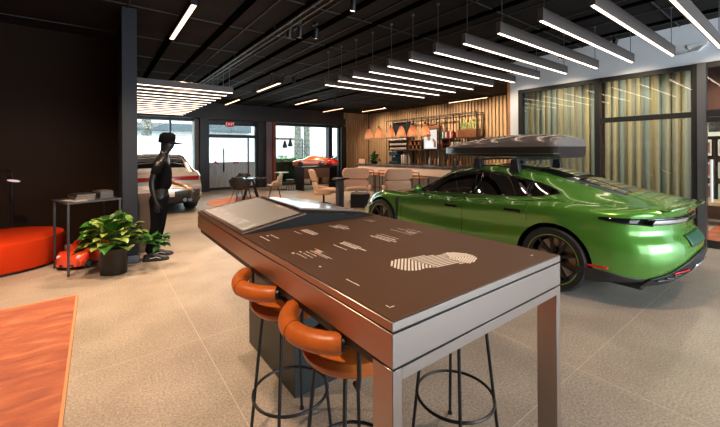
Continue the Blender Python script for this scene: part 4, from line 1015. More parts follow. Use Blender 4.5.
for sd, y0 in ((1, 0.0), (-1, 0.02)):
    m = MB(); rows = []
    for i in range(13):
        u = i / 12; y = -0.10 + 0.29 * u + y0; w = interp([(0, .022), (.08, .036), (.35, .036), (.7, .046), (.92, .036), (1, .012)])(u); h = interp([(0, .075), (.1, .095), (.3, .105), (.5, .085), (.75, .055), (.95, .04), (1, .02)])(u)
        rows.append([(sd * .12 + w * cos(a) , y, 0.012 + h * max(0, sin(a))) for a in [pi * k / 10 for k in range(11)]])
    m.grid(rows); m.add(rows[0] + [(sd * .12, rows[0][0][1], .012)], [tuple(range(11))]); m.add(rows[-1], [tuple(range(10, -1, -1))])
    sh_ = m.build('sneaker', mat('sneaker_black', (0.015, 0.015, 0.016), 0.5), mq, merge=True)
    so = MB(); so.prism([(sd * .12 + interp([(0, .024), (.08, .040), (.35, .040), (.7, .050), (.92, .040), (1, .014)])(u) * s_, -0.103 + 0.296 * u + y0) for s_, us in ((1, [k / 12 for k in range(13)]), (-1, [1 - k / 12 for k in range(13)])) for u in us], 0, 0.02)
    so.build('sole', RUBBER, sh_)
    st_ = MB(); st_.tube([(sd * .12 + 0.047 * 1, -0.02 + y0, .045), (sd * .12 + .050, .05 + y0, .06), (sd * .12 + .045, .10 + y0, .035)], 0.003, 5); st_.build('stripe', WHITE, sh_)
SHEAR = Matrix(((1, 0, 0, 0), (0, 1, 0.08, -0.07), (0, 0, 1, 0), (0, 0, 0, 1)))
def shear(o):
    o.data.transform(SHEAR)
    for c_ in children(o): shear(c_)
for c_ in children(mq): shear(c_)
# pouch in the hand
ph = thing('black_pouch', 'small black pouch held in the mannequin forward hand', 'pouch', (0, 0, 0))
ph.location = mq.matrix_basis @ Vector((-0.09, 0.375, 0.90)); ph.rotation_euler = (radians(-25), 0, mq.rotation_euler[2])
m = MB(); m.box(-0.05, 0.05, -0.018, 0.018, -0.06, 0.07); m.build('bag', PLASTIC, ph, bevel=0.012)
m = MB(); m.tube([(-0.02, 0, 0.065), (-0.02, 0, 0.10), (0.02, 0, 0.10), (0.02, 0, 0.065)], 0.004, 6); m.build('strap', BLACK, ph)
m = MB(); m.box(0.50, 0.72, 6.35, 6.95, 0, 0.92); o = m.build('plinth', mat('taupe_plinth', (0.16, 0.125, 0.11), 0.5), bevel=0.004); tag(o, 'waist-high taupe plinth standing behind the mannequin', 'plinth')

# ================================================================== CEILING LIGHTS
def bar_light(label):
    t = thing('pendant_bar_light', label, 'bar light', (0, 0, 0), 0, None)     # runs along +x from the origin, lens at z=0
    Lb = 2.92
    m = MB(); m.box(0, Lb, -0.030, 0.030, 0.006, 0.135); m.build('housing', BARGREY, t, bevel=0.002, seg=1)
    m = MB(); m.box(0.01, Lb - 0.01, -0.0125, 0.0125, 0.0, 0.010); m.build('diffuser', LED, t, smooth=False)
    for x in (0.08, Lb - 0.08):
        m = MB(); m.cyl((x, 0, 0.13), (x, 0, H - 2.9), 0.005, n=6); m.cyl((x, 0, H - 2.9 - 0.03), (x, 0, H - 2.9), 0.022, n=12); m.build('suspension_rod', mat('rod_grey', (0.12, 0.12, 0.12), 0.4, 0.6), t)
    return t
ORD = ['first', 'second', 'third', 'fourth', 'fifth', 'sixth', 'seventh', 'eighth', 'ninth', 'tenth', 'eleventh', 'twelfth', 'thirteenth']
b0 = None
for i in range(12):
    lab = 'light bar over the green car, %s of the row from the right edge' % ORD[i]
    g_ = 'suspended light bars over the green car'
    if b0 is None: b0 = bar_light(lab); b0['group'] = g_; o = b0
    else: o = dup(b0, label=lab, group=g_)
    o.location = (3.69, 0.81 + 0.4765 * i, 2.9)
for i in range(13):
    o = dup(b0, (-0.43, 8.12 + 0.4765 * i, 2.9), label='light bar over the silver SUV, %s of that row from the nearest' % ORD[i], group='suspended light bars over the silver SUV')

def strip(label):
    t = thing('ceiling_strip_light', label, 'strip light', (0, 0, 0), 0, 'short warm ceiling strip lights')
    m = MB(); m.box(-0.04, 0.04, 0, 1.75, 0.008, 0.09); m.build('housing', BLACK, t, smooth=False)
    m = MB(); m.box(-0.03, 0.03, 0.01, 1.74, 0.0, 0.010); m.build('diffuser', LEDW, t, smooth=False)
    return t
s0 = None
for x, y, lab in ((1.04, 5.03, 'warm ceiling strip light at the top left, nearest the camera'), (4.17, 9.30, 'warm ceiling strip light above the small round table, left of the far light bars'),
                  (4.25, 13.1, 'small warm strip light above the entrance door'), (6.58, 11.4, 'warm ceiling strip light before the display window, second from the left bars'),
                  (8.90, 13.05, 'warm ceiling strip light nearest the corner of the slat wall'), (10.45, 11.9, 'ceiling strip light before the slat wall corner, above the copper pendants'),
                  (11.45, 7.4, 'ceiling strip light close to the slat wall above the black shelf')):
    if s0 is None: s0 = strip(lab); o = s0
    else: o = dup(s0, label=lab)
    o.location = (x, y, H - 0.09)

# ceiling channels (black) and tracks
CH = mat('channel_black', (0.002, 0.002, 0.002), 0.9, spec=0.0)
for n_, (x, y0, y1) in enumerate(((1.04, 6.85, 12.0), (1.66, 2.0, 13.0), (2.36, 2.0, 14.0), (2.95, 2.0, 14.5), (3.55, 2.0, 14.5), (4.6, 1.0, 14.5), (6.0, 0.0, 14.5), (7.2, 0.5, 14.5))):
    m = MB(); m.box(x - 0.05, x + 0.05, y0, y1, H - 0.024, H - 0.001); tag(m.build('ceiling_channel', CH, smooth=False), 'black lighting channel in the dark ceiling, %s from the left' % ('first', 'second', 'third', 'fourth', 'fifth', 'sixth', 'seventh', 'eighth')[n_], 'ceiling channel', 'black ceiling channels')
tk = thing('lighting_track', 'thin pale double lighting track hanging below the ceiling at upper left', 'track', (2.25, 0, H - 0.2))
for dx in (-0.05, 0.05):
    m = MB(); m.box(dx - 0.012, dx + 0.012, 2.5, 12.0, 0, 0.025); m.build('rail', mat('track_pale', (0.10, 0.095, 0.09), 0.4, 0.5), tk, smooth=False)
for y in (3.2, 5.2, 7.2, 9.2, 11.2):
    m = MB(); m.bar((0, y, 0.02), (0, y, 0.2), 0.012, 0.012); m.build('hanger', BLACK, tk)
def spothead(label):
    t = thing('track_spotlight', label, 'spotlight', (0, 0, 0), 0, 'black ceiling spotlights')
    m = MB(); m.box(-0.02, 0.02, -0.06, 0.06, 0.22, 0.25); m.bar((0, 0, 0.10), (0, 0, 0.24), 0.014, 0.014); m.build('bracket', BLACK, t)
    m = MB(); m.lathe([(0.0, 0.16), (0.04, 0.16), (0.042, 0.15), (0.042, 0.0), (0.036, 0.0), (0.034, 0.02), (0, 0.03)], Matrix.Rotation(radians(12), 4, 'X'), 20); h_ = m.build('lamp_body', BLACK, t)
    m = MB(); m.lathe([(0, 0.008), (0.030, 0.008), (0.030, 0.012), (0, 0.012)], Matrix.Rotation(radians(12), 4, 'X'), 16); m.build('lens', LENS, h_)
    return t
sp0 = None
SPN = [((2.42, 5.05), 'left one of the three spotlights in the rail at upper centre'), ((2.55, 4.95), 'middle one of the three spotlights in the rail at upper centre'), ((2.78, 4.85), 'right one of the three spotlights in the rail at upper centre'),
       ((2.62, 3.62), 'single glowing spotlight at the top edge of the view, above the three'), ((3.60, 8.5), 'leftmost of three small spotlights left of the far light bars'), ((3.85, 8.4), 'middle of three small spotlights left of the far light bars'), ((4.10, 8.3), 'rightmost of three small spotlights left of the far light bars'),
       ((-0.32, 3.95), 'spotlight at top left over the dark wall'), ((3.3, 11.8), 'small spotlight near the entrance door, left of the strip light'), ((6.9, 10.6), 'small spotlight just left of the pale display window strip light'), ((7.3, 3.1), 'small spotlight by the white wall above the curtained office'), ((7.25, 2.2), 'small spotlight by the white wall nearest the right edge')]
for (x, y), lab in SPN:
    if sp0 is None: sp0 = spothead(lab); o = sp0
    else: o = dup(sp0, label=lab)
    o.location = (x, y, H - 0.25)

# EXIT sign over the entrance
ex = thing('exit_sign', 'small red EXIT sign hanging above the entrance door', 'sign', (4.46, FY - 0.12, 2.62))
m = MB(); m.box(-0.17, 0.17, -0.02, 0.02, 0, 0.22); m.build('sign_panel', mat('exit_red', (0.25, 0.004, 0.006), 0.4, emit=(0.8, 0.01, 0.02), estr=0.12), ex, bevel=0.01)
m = MB(); m.bar((0, 0, 0.21), (0, 0, 0.28), 0.03, 0.03); m.build('mount', BLACK, ex)
text_mesh('EXIT', 0.16, 0.002, 'sign_lettering', mat('exit_letters', (0.9, 0.5, 0.5), 0.5, emit=(1, 0.35, 0.35), estr=0.8), ex, (0, -0.024, 0.11), (pi / 2, 0, 0), 1.1)
# white bracket on the office wall
wb = thing('wall_bracket', 'small white curved bracket on the white wall above the office glass', 'bracket', (7.7, 1.28, 3.14))
m = MB(); m.tube([(-0.03, 0.16, 0.0), (-0.05, 0.10, -0.02), (-0.05, -0.10, -0.01), (-0.03, -0.16, 0.06)], 0.018, 8); m.build('arm', WHITE, wb)
m = MB(); m.box(-0.02, 0, -0.20, 0.04, 0.06, 0.12); m.build('plate', WHITE, wb, bevel=0.005)

# ================================================================== OFFICE BEHIND THE GLASS
def curtain_mat():
    m = bpy.data.materials.new('striped_curtain'); m.use_nodes = True; nt = m.node_tree; b_ = nt.nodes['Principled BSDF']; N = nt.nodes.new; L = nt.links.new
    tc = N('ShaderNodeTexCoord'); mp = N('ShaderNodeMapping'); mp.inputs['Scale'].default_value = (0.0, 1.0, 0.0); n = N('ShaderNodeTexNoise'); n.inputs['Scale'].default_value = 8.5; n.inputs['Detail'].default_value = 3
    r = N('ShaderNodeValToRGB'); e = r.color_ramp.elements; e[0].position = 0.40; e[0].color = (0.34, 0.41, 0.44, 1); e[1].position = 0.60; e[1].color = (0.60, 0.50, 0.33, 1)
    L(tc.outputs['Object'], mp.inputs[0]); L(mp.outputs[0], n.inputs[0]); L(n.outputs[0], r.inputs[0]); L(r.outputs[0], b_.inputs['Base Color']); b_.inputs['Roughness'].default_value = 0.8
    tl = N('ShaderNodeBsdfTranslucent'); L(r.outputs[0], tl.inputs[0]); ms = N('ShaderNodeMixShader'); ms.inputs[0].default_value = 0.45
    out = [q for q in nt.nodes if q.type == 'OUTPUT_MATERIAL'][0]; L(b_.outputs[0], ms.inputs[1]); L(tl.outputs[0], ms.inputs[2]); L(ms.outputs[0], out.inputs[0])
    return m
CUR = curtain_mat()
def curtain(y0, y1, label):
    rows = []; n = int((y1 - y0) / 0.012)
    for i in range(n + 1):
        y = y0 + (y1 - y0) * i / n; ph = y / 0.125 * 2 * pi + 0.8 * sin(y * 5); dx = 0.065 * sin(ph) + 0.012 * sin(3.1 * ph)
        rows.append([(8.02 + dx * (0.75 + 0.25 * (z < 1.5)), y + 0.012 * cos(2 * ph), z) for z in (0.03, 0.8, 1.6, 2.4, 3.05)])
    m = MB(); m.grid(rows); o = m.build('curtain', CUR, None, angle=180); tag(o, label, 'curtain')
curtain(2.66, 4.20, 'pleated beige curtain behind the left office pane, behind the roof box')
curtain(1.34, 2.58, 'pleated pale blue and beige curtain behind the right office pane')
m = MB(); m.box(7.95, 8.12, 1.25, 4.2, 3.05, 3.10); o = m.build('curtain_rail', BLACK, None); tag(o, 'black curtain rail over the office curtains', 'curtain rail')
# gallery pictures seen through the door opening
PAP = mat('print_paper', (0.72, 0.70, 0.66), 0.6)
def picture(y, z, w, h, label, seed):
    t = thing('framed_picture', label, 'picture', (10.985, y, z), 0, 'framed pictures on the dark red wall')
    m = MB(); m.box(-0.03, 0.0, -w / 2, w / 2, -h / 2, h / 2); f = m.build('frame', BLACK, t, smooth=False)
    m = MB(); m.box(-0.034, -0.031, -w / 2 + 0.03, w / 2 - 0.03, -h / 2 + 0.03, h / 2 - 0.03); m.build('mat_board', PAP, f, smooth=False)
    m = MB(); m.box(-0.037, -0.0345, -w * 0.30, w * 0.30, -h * 0.30, h * 0.30); m.build('print', mat('photo_print_%d' % (seed % 3), ((0.05, 0.05, 0.05), (0.30, 0.10, 0.08), (0.22, 0.20, 0.19))[seed % 3], 0.4, var=0.8, vscale=14), f, smooth=False)
picture(1.25, 2.135, 0.95, 0.62, 'wide black and white picture at the top of the red wall', 0)
k = 0
for z, r_ in ((1.60, 'upper row'), (1.10, 'second row'), (0.62, 'lowest row')):
    for y, c_ in ((1.60, 'left'), (1.27, 'middle'), (0.92, 'right')):
        k += 1
        picture(y, z, 0.29, 0.42, 'small white matted picture, %s of the %s on the red wall' % (c_, r_), k)
m = MB(); m.box(8.2, 10.6, -0.6, 1.30, 0, 0.012); o = m.build('area_rug', mat('rust_rug', (0.34, 0.085, 0.04), 0.9, var=0.4, vscale=4), None); tag(o, 'rust red rug on the floor behind the open glass door', 'rug')
t = thing('wooden_bench', 'low pale wooden bench standing before the pictures behind the door', 'bench', (10.2, 0.9, 0))
m = MB(); m.box(-0.3, 0.3, -0.9, 0.75, 0.42, 0.50); m.build('seat', mat('pale_oak', (0.55, 0.36, 0.22), 0.5), t, bevel=0.01)
for x in (-0.24, 0.24):
    for y in (-0.8, 0.65):
        m = MB(); m.box(x - 0.03, x + 0.03, y - 0.03, y + 0.03, 0, 0.42); m.build('leg', MATS['pale_oak'], t)

# ================================================================== ROUND TABLE AREA
m = MB(); m.lathe([(0, 0), (1.25, 0), (1.25, 0.012), (0, 0.014)], None, 72); o = m.build('round_rug', mat('salmon_rug', (0.70, 0.26, 0.14), 0.9, var=0.15, vscale=3)); o.location = (3.86, 11.0, 0); tag(o, 'round salmon orange rug under the small black table', 'rug')
t = thing('round_table', 'small round black table on the salmon rug', 'table', (3.90, 10.95, 0.014))
m = MB(); m.lathe([(0, 0.70), (0.46, 0.70), (0.48, 0.708), (0.48, 0.716), (0.46, 0.722), (0, 0.722)], None, 40); m.build('tabletop', mat('table_black', (0.03, 0.03, 0.033), 0.25), t)
for a in (20, 110, 200, 290):
    a = radians(a); m = MB(); m.cyl((0.06 * cos(a), 0.06 * sin(a), 0.70), (0.33 * cos(a), 0.33 * sin(a), 0), 0.022, 0.03, 12); m.build('leg', BLACK, t)
m = MB(); m.lathe([(0.0, 0.0), (0.035, 0), (0.035, 0.085), (0.02, 0.10), (0.02, 0.13), (0, 0.13)]); o = m.build('table_lantern', BLACK); o.location = (3.78, 11.0, 0.7365); tag(o, 'small dark lantern standing on the round black table', 'lantern')
def shell_chair(name, label, matl, legm, loc, rz):
    t = thing(name, label, 'chair', loc, rz)         # faces +y
    rows = []
    for i in range(15):
        u = i / 14                                  # front edge of the seat to the top of the back
        if u < 0.5: y = 0.22 - 0.40 * (u / 0.5); z = 0.45 - 0.03 * sin(pi * u / 0.5)
        else: q = (u - 0.5) / 0.5; y = -0.18 - 0.09 * q; z = 0.45 + 0.36 * q
        w = interp([(0, .20), (.25, .235), (.5, .26), (.7, .28), (.9, .20), (1, .15)])(u)
        rows.append([(w * v, y + (0.10 * v * v * (1 if u > 0.3 else 0)), z + (0.13 * abs(v)**3 * (1 if 0.2 < u < 0.75 else 0.2))) for v in [(k - 6) / 6 for k in range(13)]])
    m = MB(); m.grid(rows); m.build('seat_shell', matl, t, solid=0.018, angle=80)
    for sx, sy in ((-1, 1), (1, 1), (-1, -1), (1, -1)):
        m = MB(); m.cyl((sx * 0.12, sy * 0.10, 0.42), (sx * 0.22, sy * 0.20, 0), 0.010, n=8); m.build('leg', legm, t)
    return t
shell_chair('armchair', 'black shell armchair left of the round table with its back to camera', mat('chair_black', (0.022, 0.018, 0.017), 0.6), BLACK, (3.38, 10.45, 0.014), radians(-45))
shell_chair('dining_chair', 'slim pale wire chair right of the round table on the rug edge', mat('chair_pale', (0.42, 0.40, 0.34), 0.5), mat('chair_frame', (0.18, 0.16, 0.13), 0.4, 0.5), (4.66, 10.85, 0.014), radians(70))
shell_chair('armchair', 'black shell armchair behind the round table, facing the camera', MATS['chair_black'], BLACK, (3.95, 11.75, 0.014), radians(160))

# side stand and twin pendant by the display window
t = thing('bistro_table', 'small pale-topped bistro table left of the display desk', 'table', (6.05, 13.4, 0))
m = MB(); m.lathe([(0, 0.70), (0.30, 0.70), (0.30, 0.725), (0, 0.725)], None, 32); m.build('tabletop', mat('cream_top', (0.6, 0.55, 0.48), 0.4), t)
m = MB(); m.cyl((0, 0, 0.02), (0, 0, 0.70), 0.03); m.build('post', MATS['cream_top'], t)
m = MB(); m.lathe([(0, 0), (0.2, 0), (0.19, 0.02), (0, 0.03)]); m.build('foot', BLACK, t)
t = thing('low_stool', 'dark reddish low stool beside the bistro table', 'stool', (6.22, 12.95, 0))
m = MB(); m.lathe([(0, .40), (.16, .40), (.17, .42), (.16, .45), (0, .455)]); m.build('seat', WOOD, t)
for a in (45, 135, 225, 315):
    a = radians(a); m = MB(); m.cyl((0.1 * cos(a), 0.1 * sin(a), 0.40), (0.16 * cos(a), 0.16 * sin(a), 0), 0.012); m.build('leg', WOOD, t)
for dx, zz, lab in ((0, 1.72, 'left dark pendant lamp on a long cord in the display window'), (0.24, 1.78, 'right dark pendant lamp on a long cord in the display window')):
    t = thing('pendant_lamp', lab, 'pendant lamp', (6.12 + dx, 13.2, zz), 0, 'dark pendants in the display window')
    m = MB(); m.lathe([(0.0, 0.30), (0.04, 0.28), (0.06, 0.18), (0.10, 0.05), (0.085, 0.0), (0, -0.01)]); m.build('shade', mat('smoked_shade', (0.03, 0.03, 0.035), 0.2), t)
    m = MB(); m.cyl((0, 0, 0.29), (0, 0, H - zz), 0.006, n=6); m.build('cord', BLACK, t)
# display desk with two model cars
t = thing('display_desk', 'black-topped display desk with panel sides below the shop window', 'desk', (7.35, 12.75, 0))
m = MB(); m.box(-0.85, 0.85, -0.35, 0.35, 0.90, 0.95); m.build('desktop', BLACK, t, bevel=0.005)
for x in (-0.82, 0.78):
    m = MB(); m.box(x, x + 0.05, -0.33, 0.33, 0, 0.90); m.build('side_panel', BLACK, t)
m = MB(); m.box(-0.77, 0.78, 0.25, 0.3, 0.25, 0.90); m.build('back_panel', mat('desk_copper', (0.45, 0.22, 0.12), 0.5), t, smooth=False)
m = MB(); m.box(-0.77, 0.78, -0.3, 0.25, 0.22, 0.25); m.build('lower_shelf', BLACK, t)
def model_car(label, loc, rz, col, cn, k):
    t = thing('model_car', label, 'model car', loc, rz, 'model cars on the display desk')
    tm = tg.shell(n=50, matf=lambda s, r: 1 if r < 2.6 else (2 if r > 7.4 and 1.5 < s < 4.0 else 0)); tm.v = [(x * k, y * k, z * k * 1.1) for x, y, z in tm.v]
    tm.build('body', [mat('model_' + cn, col, 0.2, coat=1.0), PLASTIC, BLACKG], t, merge=True)
    for s0 in (0.92, 3.75):
        for sd in (-1, 1):
            m = MB(); x, y = sd * 0.86 * k, (2.48 - s0) * k
            m.cyl((x - 0.12 * k, y, 0.37 * k), (x + 0.12 * k, y, 0.37 * k), 0.37 * k, n=20); m.build('wheel', RUBBER, t)
model_car('orange model car with black roof on the display desk', (7.05, 12.72, 0.95), radians(70), (0.75, 0.16, 0.03), 'orange', 0.30)
model_car('red model car on the display desk, right of the orange one', (8.0, 12.85, 0.95), radians(5), (0.55, 0.02, 0.02), 'red', 0.22)
for dx, hh, c_, lab in ((-0.55, 0.20, (0.70, 0.68, 0.66), 'white box on the lower shelf of the display desk'), (-0.15, 0.26, (0.55, 0.24, 0.10), 'orange box on the lower shelf of the display desk'), (0.3, 0.22, (0.30, 0.20, 0.12), 'brown box on the lower shelf of the display desk')):
    t = thing('gift_box', lab, 'box', (7.35 + dx, 12.7, 0.25), 0, 'boxes in the display desk')
    m = MB(); m.box(-.14, .14, -.12, .12, 0, hh); m.build('box_body', mat('box_%d' % int(hh * 100), c_, 0.6), t, bevel=0.004)
    m = MB(); m.box(-.146, .146, -.126, .126, hh * 0.78, hh + 0.006); m.build('lid', MATS['box_%d' % int(hh * 100)], t, bevel=0.004)

# ================================================================== LOUNGE
def wing_chair(label, loc, rz):
    t = thing('lounge_chair', label, 'armchair', loc, rz, 'peach lounge chairs')       # faces +y
    def pad(rows, name, th):
        m = MB(); m.grid(rows); return m.build(name, PEACH, t, solid=th, bevel=0.0, sub=1)
    seat = [[(w * v, y, z + 0.035 * (1 - v * v)) for v in (-1, -.6, 0, .6, 1)] for y, w, z in ((0.34, .30, .40), (0.30, .34, .43), (0.05, .36, .40), (-0.22, .33, .36), (-0.28, .30, .37))]
    pad(seat, 'seat', 0.13)
    low = [[(w * v, y + 0.10 * v * v, z) for v in (-1, -.6, 0, .6, 1)] for y, w, z in ((-0.20, .30, .36), (-0.25, .40, .50), (-0.29, .42, .60), (-0.31, .36, .69))]
    pad(low, 'lower_back', 0.11)
    top = [[(w * v, y + 0.13 * v * v, z) for v in (-1, -.6, 0, .6, 1)] for y, w, z in ((-0.31, .36, .70), (-0.34, .44, .80), (-0.38, .44, .94), (-0.42, .38, 1.02), (-0.43, .33, 1.04))]
    pad(top, 'head_cushion', 0.11)
    for sx in (-1, 1):
        arm = [[(sx * x, y, z) for y, x in ((-0.22, .36), (0.0, .39), (0.24, .38))] for z, x_ in ((.34, 0), (.44, 0), (.54, 0))]
        arm = [[(p[0] + sx * 0.02 * i, p[1], p[2] - (0.05 if j == 2 and i == 2 else 0)) for j, p in enumerate(r)] for i, r in enumerate(arm)]
        pad(arm, 'armrest', 0.06)
    m = MB(); m.cyl((0, 0, 0.03), (0, 0, 0.34), 0.03); m.build('swivel_post', BLACK, t)
    for a in (45, 135, 225, 315):
        a = radians(a); m = MB(); m.cyl((0, 0, 0.10), (0.30 * cos(a), 0.30 * sin(a), 0.012), 0.014, 0.012); m.build('leg', BLACK, t)
    return t
wing_chair('peach lounge chair seen from its side, left of the dark pedestal', (5.25, 8.72, 0), radians(-118))
wing_chair('peach lounge chair facing the camera behind the black cube table', (6.35, 8.60, 0), radians(150))
wing_chair('pinkish lounge chair seen from behind, before the bar counter', (7.33, 7.86, 0), radians(-30))
t = thing('charging_pedestal', 'dark grey pedestal with flat tray top between the two peach chairs', 'pedestal', (5.30, 7.95, 0), radians(10))
m = MB(); m.box(-0.10, 0.10, -0.06, 0.06, 0, 0.80); m.build('post', mat('slate_metal', (0.075, 0.085, 0.10), 0.4, 0.4), t, bevel=0.006)
m = MB(); m.box(-0.16, 0.22, -0.16, 0.16, 0.80, 0.835); m.box(-0.20, 0.05, -0.12, 0.12, 0.77, 0.80); m.build('tray', BLACK, t, bevel=0.01)
t = thing('cube_table', 'low black cube side table with round white dish in the lounge', 'side table', (5.92, 7.85, 0), radians(-37))
m = MB(); m.box(-0.27, 0.27, -0.20, 0.20, 0, 0.36); m.build('body', BLACK, t, bevel=0.006)
m = MB(); m.lathe([(0, 0.36), (0.25, 0.365), (0.27, 0.385), (0.26, 0.385), (0.24, 0.372), (0, 0.37)]); m.build('round_tray', mat('tray_grey', (0.35, 0.33, 0.32), 0.2, 0.4), t)

# ================================================================== BAR
ct = thing('bar_counter', 'long bar counter with dark stone top and padded peach front', 'counter', (8.6, 7.3, 0))
STONE = mat('dark_marble', (0.085, 0.085, 0.085), 0.25, var=0.5, vscale=5)
m = MB(); m.box(-0.06, 0.80, -0.6, 4.28, 1.0, 1.06); m.build('countertop', STONE, ct, bevel=0.006)
m = MB(); m.box(-0.03, 0.02, -0.5, 4.2, 0.74, 0.995); m.build('padded_front', mat('counter_peach', (0.85, 0.62, 0.47), 0.6), ct, bevel=0.015, seg=3)
m = MB(); m.box(0.02, 0.70, -0.5, 4.2, 0, 1.0)
y = -0.5
while y < 4.18: m.box(-0.005, 0.025, y, y + 0.055, 0.02, 0.74); y += 0.08
m.build('ribbed_base', mat('ribbed_taupe', (0.20, 0.155, 0.13), 0.6), ct, smooth=False)
bs = None
for i, y in enumerate((9.85, 9.15, 8.35, 7.65)):
    lab = 'orange-seated low-back stool at the bar counter, %s from the left' % ORD[i]
    if bs is None:
        bs = thing('counter_stool', lab, 'bar stool', (8.1, y, 0), 0, 'counter stools along the bar')
        ORG = mat('orange_seat', (0.50, 0.16, 0.06), 0.5)
        m = MB(); m.box(-0.2, 0.2, -0.2, 0.2, 0.70, 0.735); m.build('seat', ORG, bs, bevel=0.012)
        m = MB(); m.box(-0.235, -0.215, -0.21, 0.21, 0.87, 0.91); m.build('back_bar', ORG, bs, bevel=0.006)
        for sx in (-1, 1):
            for sy in (-1, 1):
                m = MB(); m.box(sx * 0.2 - 0.011, sx * 0.2 + 0.011, sy * 0.2 - 0.011, sy * 0.2 + 0.011, 0, 0.70)
                m.build('leg', BLACK, bs)
        for sy in (-1, 1):
            m = MB(); m.bar((-0.21, sy * 0.2, 0.70), (-0.225, sy * 0.2, 0.89), 0.018, 0.018); m.build('back_post', BLACK, bs)
        m = MB()
        for a, b_ in (((-.2, -.2), (.2, -.2)), ((.2, -.2), (.2, .2)), ((.2, .2), (-.2, .2)), ((-.2, .2), (-.2, -.2))): m.bar((*a, 0.25), (*b_, 0.25), 0.015, 0.015)
        m.build('foot_rail', BLACK, bs)
    else: dup(bs, (8.1, y, 0), label=lab)

# shelving
sx0, sx1 = 11.35, 11.75
sh = thing('wall_shelf', 'tall black open metal shelving against the slat wall behind the bar', 'shelving', (11.55, 10.3, 0))
def L_(x, y, z): return (x - 11.55, y - 10.3, z)
for y in (12.86, 11.45, 10.55, 9.55, 8.85, 7.78):
    for x in (sx0, sx1):
        m = MB(); m.bar(L_(x, y, 0.0), L_(x, y, 3.04), 0.035, 0.035); m.build('upright', BLACK, sh, smooth=False)
for z in (3.03,):
    for x in (sx0, sx1):
        m = MB(); m.bar(L_(x, 7.78, z), L_(x, 12.86, z), 0.035, 0.035); m.build('top_rail', BLACK, sh, smooth=False)
for z, y0, y1 in ((1.60, 7.78, 12.86), (2.06, 7.78, 10.55), (2.06, 11.45, 12.86), (0.95, 7.78, 12.86)):
    m = MB(); m.box(sx0 - 11.55, sx1 - 11.55, y0 - 10.3, y1 - 10.3, z, z + 0.03); m.build('shelf', mat('shelf_dark', (0.03, 0.022, 0.018), 0.5), sh, smooth=False)
def crate(label, y0, y1, z0, z1):
    t = thing('wooden_cubby', label, 'cubby', (11.55, (y0 + y1) / 2, z0), 0, 'wooden cubbies in the shelving'); w = (y1 - y0) / 2 - 0.02; h = z1 - z0
    for n_, a in (('side_panel', (-0.17, 0.17, -w, -w + 0.02, 0, h)), ('side_panel', (-0.17, 0.17, w - 0.02, w, 0, h)), ('bottom_panel', (-0.17, 0.17, -w, w, 0, 0.02)), ('top_panel', (-0.17, 0.17, -w, w, h - 0.02, h)), ('back_panel', (0.15, 0.17, -w, w, 0, h)), ('middle_shelf', (-0.15, 0.15, -w, w, h / 2 - 0.008, h / 2 + 0.008))):
        m = MB(); m.box(*a); m.build(n_, WOOD, t, smooth=False)
crate('wooden cubby with white cups below the black wall screen', 11.50, 12.80, 1.631, 2.055)
crate('wooden cubby between the cups cubby and the lit portrait screen', 10.60, 11.40, 1.631, 2.055)
crate('wooden cubby right of the lit portrait screen', 9.05, 9.50, 1.631, 2.055)
CUPM = mat('cup_white', (0.75, 0.73, 0.70), 0.35)
cup0 = None; kc = 0
for z in (1.652, 1.852):
    for q in range(8):
        y = 11.66 + q * 0.145; kc += 1
        lab = 'white cup in the wooden cubby behind the bar'
        if cup0 is None:
            m = MB(); m.lathe([(0, 0), (0.04, 0), (0.052, 0.09), (0.046, 0.09), (0.036, 0.01), (0, 0.01)], None, 14); cup0 = m.build('coffee_cup', CUPM); tag(cup0, lab, 'cup', 'white cups in the left cubby'); o = cup0
        else: o = dup(cup0)
        o['label'] = 'white cup, %s from the right in the %s row of the left cubby' % (ORD[q], 'lower' if z < 1.8 else 'upper')
        o.location = (11.45, y, z)
for q in range(6):
    m = MB(); m.lathe([(0, 0), (0.045, 0), (0.045, 0.10), (0.02, 0.13), (0.02, 0.16), (0, 0.16)], None, 12); o = m.build('jar', mat('jar_amber', (0.32, 0.12, 0.05), 0.25)); o.location = (11.45, 10.70 + q * 0.12, 1.652 + 0.2 * (q % 2)); tag(o, 'amber jar in the middle wooden cubby, %s from the right' % ORD[q], 'jar', 'amber jars in the middle cubby')
for q in range(7):
    m = MB(); m.lathe([(0, 0), (0.05, 0), (0.05, 0.08), (0, 0.085)], None, 12); o = m.build('cup', CUPM); o.location = (11.5, 11.72 + q * 0.16, 2.09); tag(o, 'white cup on the shelf below the black screen, %s from the right' % ORD[q], 'cup', 'cups on the upper left shelf')
t = thing('wall_screen', 'large dark screen at the upper left of the shelving', 'screen', (11.68, 12.15, 2.24))
m = MB(); m.box(-0.02, 0.03, -0.60, 0.60, 0, 0.72); m.build('panel', BLACK, t, bevel=0.004)
m = MB(); m.box(-0.024, -0.021, -0.58, 0.58, 0.02, 0.70); m.build('display', mat('screen_off', (0.02, 0.024, 0.028), 0.15, coat=0.6), t, smooth=False)
